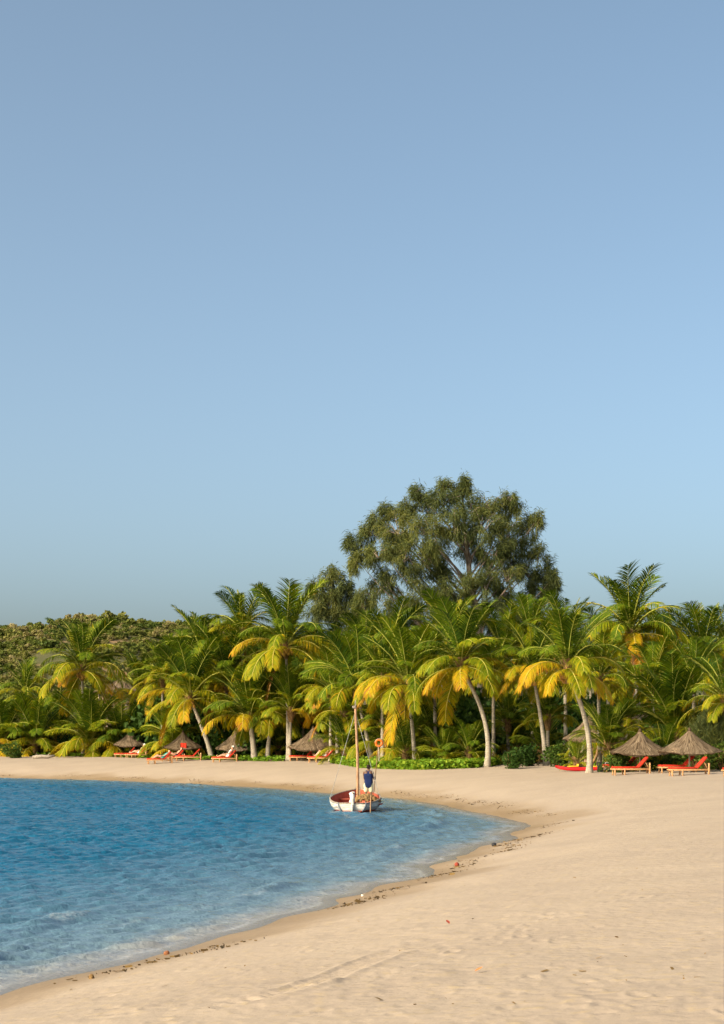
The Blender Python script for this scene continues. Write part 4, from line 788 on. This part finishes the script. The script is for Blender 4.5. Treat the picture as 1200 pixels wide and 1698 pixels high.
for t in ts: vs += [hull_pt(t, v) for v in vsn]+[Vector((-p.x, p.y, p.z)) for p in (hull_pt(t, v) for v in vsn)]
fs = []; ms = []
for i in range(len(ts)-1):
    for j in range(nv-1):
        for s in (0, 1):
            a = i*2*nv+s*nv+j; f = (a, a+1, a+2*nv+1, a+2*nv); fs.append(f if s else f[::-1]); z = sum(vs[k].z for k in f)/4
            ms.append(2 if z < .075 else 1 if vsn[j] in (.70, .955) else 0)
o_ = len(mb.v); mb.add(vs, fs); mb.m = ms
for j in range(nv-1):                                            # transom
    f = (j, j+1, nv+j+1, nv+j); z = sum(vs[k].z for k in f)/4; mb.add([vs[k]+Vector((0, -.001, 0)) for k in f], [(0, 1, 2, 3)], 2 if z < .075 else 0)
mb.build('hull', [HULLW, HULLG, BOTR], boat, smooth=True)
mb = MB(); vi = [.30, .40, .5, .6, .7, .8, .9, 1.]; n = len(vi); vs = []; tt = [.012]+ts[1:-1]+[.985]
for t in tt: P = [hull_pt(t, v, .045) for v in vi]; vs += P+[Vector((-p.x, p.y, p.z)) for p in P]
fs = []
for i in range(len(tt)-1):
    for j in range(n-1):
        for s in (0, 1): a = i*2*n+s*n+j; fs.append((a, a+1, a+2*n+1, a+2*n))
    a = i*2*n; fs.append((a, a+2*n, a+3*n, a+n))
fs += [(j, j+1, n+j+1, n+j) for j in range(n-1)]; mb.add(vs, fs); mb.build('inner_lining', INRED, boat)
mb = MB()
for s in (-1, 1): mb.tube([Vector((p.x*s, p.y, p.z+.012)) for p in (hull_pt(t, 1., .02) for t in ts)], .032, 6)
mb.tube([hull_pt(0, 1, .02)+Vector((0, .01, .012)), Vector((-hull_pt(0, 1, .02).x, .01, hull_pt(0, 1, .02).z+.012))], .032, 6); mb.build('gunwale', GREYW, boat)
for t, z in ((.22, .24), (.47, .30), (.74, .44)):
    b_ = hull_pt(t, .80, .06).x; MB().box((0, t*LEN, z), (2*b_, .24, .035), bev=.008).build('thwart', INRED if t > .3 else GREYW, boat)
for s in (-1, 1): 
    mb = MB(); mb.tube([(s*.60, .03, .40), (s*.59, -.03, .28), (s*.50, -.035, .12), (s*.44, -.02, .03)], .028, 6); mb.build('fender_strap', HULLG, boat)
mb = MB(); mb.box((.03, -.06, .30), (.11, .07, .80), bev=.02); mb.box((.03, -.16, .10), (.05, .30, .45), bev=.015); mb.build('rudder', HULLW, boat)
MB().tube([(.03, -.10, .84), (.05, .2, .80), (.12, .9, .72)], [.03, .028, .022], 7).build('tiller', WOOD, boat)
mb = MB(); q = random.Random(4)
for i in range(60):                                             # sail and rope bundle lashed at the mast foot
    a = q.uniform(0, 6.28); mb.ball((-.02+.09*math.cos(a)*q.random(), .18+.2*q.random(), .42+q.random()*.42), (.07, .07, .05), 7, 5)
remesh(mb.build('sail_bundle', WCOT, boat), .03, 3)
MX, MY = .10, 1.55; mt = []; md = []
for i in range(15): t = i/14; mt.append((MX+.045*math.sin(t*4.2)-.03*t, MY, .1+4.42*t)); md.append(.068-.014*t+.006*math.sin(i*2.2))
MB().tube(mt, md, 10).build('mast', WOOD, boat)
top = Vector(mt[-1]); mb = MB(); mb.tube([top, top+Vector((0, 0, .32))], [.035, .022], 7); mb.box(top+Vector((-.05, -.03, .02)), (.16, .08, .11), bev=.02); mb.build('masthead_block', GREYW, boat)
for x, t in ((-1, .40), (1, .40)):
    e = hull_pt(t, 1.); MB().tube([Vector((e.x*x, e.y, e.z)), top-Vector((0, 0, .18))], .011, 5, cap=False).build('shroud', ROPE, boat)
e = hull_pt(.99, 1.); MB().tube([Vector((0, e.y, e.z)), top-Vector((0, 0, .1))], .011, 5, cap=False).build('forestay', ROPE, boat)
nm = MB(); q = random.Random(9)
for i in range(150): a = q.uniform(0, 6.28); rr_ = math.sqrt(q.random()); nm.ball((.50+.62*rr_*math.cos(a), 1.55+.42*rr_*math.sin(a), .40+.34*(1-rr_*rr_)*q.uniform(.6, 1)), (q.uniform(.05, .1), q.uniform(.05, .1), .04), 7, 5)
o = remesh(nm.build('fishing_net', NET, loc=boat.location), .025, 2); o.rotation_euler = boat.rotation_euler; tag(o, 'heap of brown fishing net piled in the white boat before the standing person', 'net')
pl = W(611, 1331, 75.0); boatman((pl.x, pl.y, .315), R(-8)); r_ = bpy.data.objects['person.005'] if 'person.005' in bpy.data.objects else None
MB().box((.59, 2.05, .27), (1.2, 1.1, .04), bev=.01).build('floor_board', INRED, boat)
Mb = Matrix.Translation(Vector((pl.x, pl.y, .315)))@Matrix.Rotation(R(-8), 4, 'Z'); hp_ = Mb@Vector((.250, .335, 1.12)); bt = Vector((hp_.x-.10, hp_.y+.05, .32)); tp_ = hp_+(hp_-bt).normalized()*1.55
mb = MB(); mb.tube([bt, bt.lerp(tp_, .3), hp_, tp_.lerp(hp_, .4), tp_], [.019, .019, .018, .017, .014], 7); tag(mb.build('punt_pole', WOOD), 'long thin wooden pole held upright by the person in the boat', 'pole')
sp = boat.matrix_basis; mb = MB(); mb.tube([(.80, -.20, -.25), (.80, -.02, .40), (.78, .35, .66), (.72, .9, .72)], [.024, .024, .022, .02], 7); mb.box((.80, -.23, -.30), (.13, .03, .34), bev=.012)
o = mb.build('oar', WOOD, loc=boat.location); o.rotation_euler = boat.rotation_euler; tag(o, 'orange-brown oar leaning over the right side of the white boat', 'oar')
# ---------------------------------------------------------------- kayak
b = G(966, 1279); k = thing('kayak', 'long red kayak with yellow seats lying on the sand by the curved trunk', 'kayak', b, R(2)); mb = MB(); n = 14; st = []
for i in range(21):
    t = i/20; x = (t-.5)*3.1; ww = .34*math.sin(math.pi*(.03+.94*t))**.62; rise = .16*abs(2*t-1)**3.2
    for j in range(n): a = 2*math.pi*j/n; cy, cz = math.cos(a), math.sin(a); st.append((x, ww*np.sign(cy)*abs(cy)**.75, .14+rise+(.10 if cz > 0 else .14)*cz*(.35+.65*math.sin(math.pi*(.04+.92*t))**.4)))
mb.add(st, [(i*n+j, i*n+(j+1) % n, (i+1)*n+(j+1) % n, (i+1)*n+j) for i in range(20) for j in range(n)]+[tuple(range(n)), tuple(20*n+j for j in range(n))[::-1]]); mb.build('hull', KRED, k)
for x in (-.55, .86):
    mb = MB(); mb.box((x, 0, .27), (.62, .38, .07), bev=.03); mb.box((x+.27, 0, .34), (.08, .36, .16), Quaternion((0, 1, 0), R(15)), bev=.03); mb.build('seat', KYEL, k)
mb = MB()
for s in (-1, 1): mb.tube([(-1.1, .17*s, .27), (-.9, .24*s, .262), (.3, .27*s, .258), (1.1, .16*s, .27)], .010, 5)
mb.build('deck_line', DARK, k)
# ---------------------------------------------------------------- huts
def hut(label, c, r, eave, apex, ground, wr, seed, sq=1.):
    """round hut: thatch roof, wall, posts; c = (x, y), heights above its ground"""
    o = thing('thatched_hut', label, 'hut', (c[0], c[1], ground), 0, None); f = ob('roof', roof_mesh('hut_roof', 1., .66, seed, .05), o, (0, 0, eave), .3); f.scale = (r*sq, r, (apex-eave)/.70)
    mb = MB(); n = 24; vs = [(wr*sq*math.cos(2*math.pi*k/n), wr*math.sin(2*math.pi*k/n), z) for z in (-.6, eave+.25) for k in range(n)]; mb.add(vs, [(k, (k+1) % n, n+(k+1) % n, n+k) for k in range(n)]); mb.build('wall', WALLM, o)
    for k in range(8):
        a = 2*math.pi*k/8+.2; MB().tube([(r*.86*sq*math.cos(a), r*.86*math.sin(a), -.5), (r*.86*sq*math.cos(a), r*.86*math.sin(a), eave+.12)], .07, 7).build('post', GREYW, o)
    MB().box((-.1*wr, -wr-.0, .95), (.9, .06, 1.95), bev=.01).build('door', WOOD, o); return o
p = W(985, 1222, 104); g0 = gz(p.x, 104); hut('thatched hut whose drooping straw eave shows right behind the curved front trunk', (p.x, 104.), 1.85, 3.25-g0, 5.1-g0, g0, 1.1, 41)
p = W(1056, 1200, 117); g0 = gz(p.x, 117); hut('large thatched hut in deep shade above the right-hand parasols', (p.x, 117.), 2.5, 4.1-g0, 6.1-g0, g0, 1.9, 42, 1.2)
p = W(205, 1150, 182); g0 = gz(p.x, 182); hut('thatched hut roof showing on the slope behind the lone tall palm', (p.x, 182.), 2.4, CAMH+78/FPX*182-g0, CAMH+106/FPX*182-g0, g0, 1.8, 43, 1.3)
# ---------------------------------------------------------------- small things beside the kayak
b = GP(1000, 93); mb = MB(); mb.box((0, 0, .24), (.62, .5, .5), bev=.04); mb.box((0, 0, .51), (.66, .54, .06), bev=.02); tag(mb.build('crate', DARK, loc=b), 'dark plastic crate standing behind the kayak', 'crate')
b2 = GP(1017, 94); mb = MB(); n = 20; prof = [(.30, 0), (.33, .04), (.34, .4), (.36, .42), (.36, .47), (.30, .49), (.28, .1)]; vs = [(r_*math.cos(2*math.pi*k/n), r_*math.sin(2*math.pi*k/n), z) for r_, z in prof for k in range(n)]
mb.add(vs, [(i*n+k, i*n+(k+1) % n, (i+1)*n+(k+1) % n, (i+1)*n+k) for i in range(len(prof)-1) for k in range(n)]); tag(mb.build('tub', DARK, loc=b2), 'round dark tub standing left of the parasol behind the kayak', 'tub')
cloth('towel', 'white towel draped over the dark crate by the kayak', 'towel', Vector((b.x+.22, b.y-.29, b.z+.56)), .42, .45, WCOT, 8)
b3 = GP(989, 93); mb = MB(); mb.tube([(-.55, -.1, -.05), (-.25, 0, .45), (.02, 0, .95), (.05, .05, 1.3)], [.06, .075, .08, .05], 8); tag(mb.build('palm_stump', FIBRE, loc=b3), 'short brown broken trunk leaning against the foot of the curved palm', 'trunk')
b = GP(72, 152); mb = MB(); mb.tube([(-1.0, 0, .12), (-.3, .1, .2), (.4, .0, .17), (1.0, .1, .26)], [.14, .17, .15, .09], 8); mb.tube([(.3, 0, .2), (.6, -.1, .5)], [.07, .03], 6); tag(mb.build('driftwood_log', GREYW, loc=b), 'grey driftwood log lying before the young palms at the far left', 'log')
# ---------------------------------------------------------------- things washed up
def husk(name, label, px, py, r, mat, seed, sq=.85, half=False):
    b = G(px, py); q = random.Random(seed); mb = MB(); ph = q.uniform(0, 6)
    mb.ball((0, 0, r*.75), (r, r*.9, r*sq), 12, 9); mb.v = [(x*(1+.07*math.sin(3*math.atan2(y, x)+ph)), y*(1+.07*math.cos(2*math.atan2(y, x)+ph)), z*(1+.08*math.sin(x*30+ph))) for x, y, z in mb.v]
    if half: mb.v = [(x*(.7+.45*z/r), y*(.7+.45*z/r), min(z, r*1.15)-(.06*r if z > r*1.1 else 0)) for x, y, z in mb.v]
    return tag(mb.build(name, mat, loc=b+Vector((0, 0, -.01))), label, name.split('_')[-1])
YH = pmat('yellow_husk', (.36, .21, .015), (.55, .34, .03), 12, .7, .2, .004); BH = pmat('brown_husk', (.16, .06, .025), (.28, .11, .05), 14, .8, .2, .004); RL = pmat('red_leaf', (.22, .035, .02), (.32, .06, .03), 14, .7, .2); OL = pmat('orange_leaf', (.48, .13, .03), (.6, .2, .05), 14, .7, .2); SH2 = pmat('pale_shell', (.55, .48, .38), (.7, .64, .54), 12, .6, .3)
husk('coconut_husk', 'yellow broken coconut husk standing at the edge of the water', 262, 1575, .055, YH, 1, 1.0, True)
husk('coconut_husk', 'small brown coconut husk on the wet sand by the yellow one', 276, 1583, .045, BH, 2)
husk('sea_shell', 'pale round shell upright among the seaweed near the bottom left', 151, 1623, .036, NET, 3, 1.1)
husk('coconut_husk', 'dark red husk lying on the waterline right of the middle of the shore', 757, 1436, .06, RL, 4)
husk('sea_shell', 'white shell at the waterline below the boat', 601, 1486, .03, SH2, 5)
husk('beach_stone', 'small dark stone at the waterline near the tip of the bay', 819, 1403, .075, DARK, 6)
def leaf(label, px, py, s, mat, rz):
    b = G(px, py); mb = MB(); vs = []; n = 8
    for i in range(n+1):
        t = i/n; w_ = s*.42*math.sin(math.pi*min(1, .04+t*.94))**.8; z = .25*s*t*t+.03; vs += [((t-.5)*2*s, -w_, z+.35*w_), ((t-.5)*2*s, 0, z), ((t-.5)*2*s, w_, z+.35*w_)]
    mb.add(vs, [(i*3+j, i*3+j+1, i*3+j+4, i*3+j+3) for i in range(n) for j in range(2)]); o = mb.build('fallen_leaf', mat, loc=b); o.rotation_euler = (0, -.25, rz); return tag(o, label, 'leaf')
leaf('dark red curled leaf alone on the open sand below the shoreline', 742, 1533, .05, RL, 1.9)
leaf('orange dry leaf on the smooth sand, nearer than the dark red one', 795, 1613, .045, OL, .6)
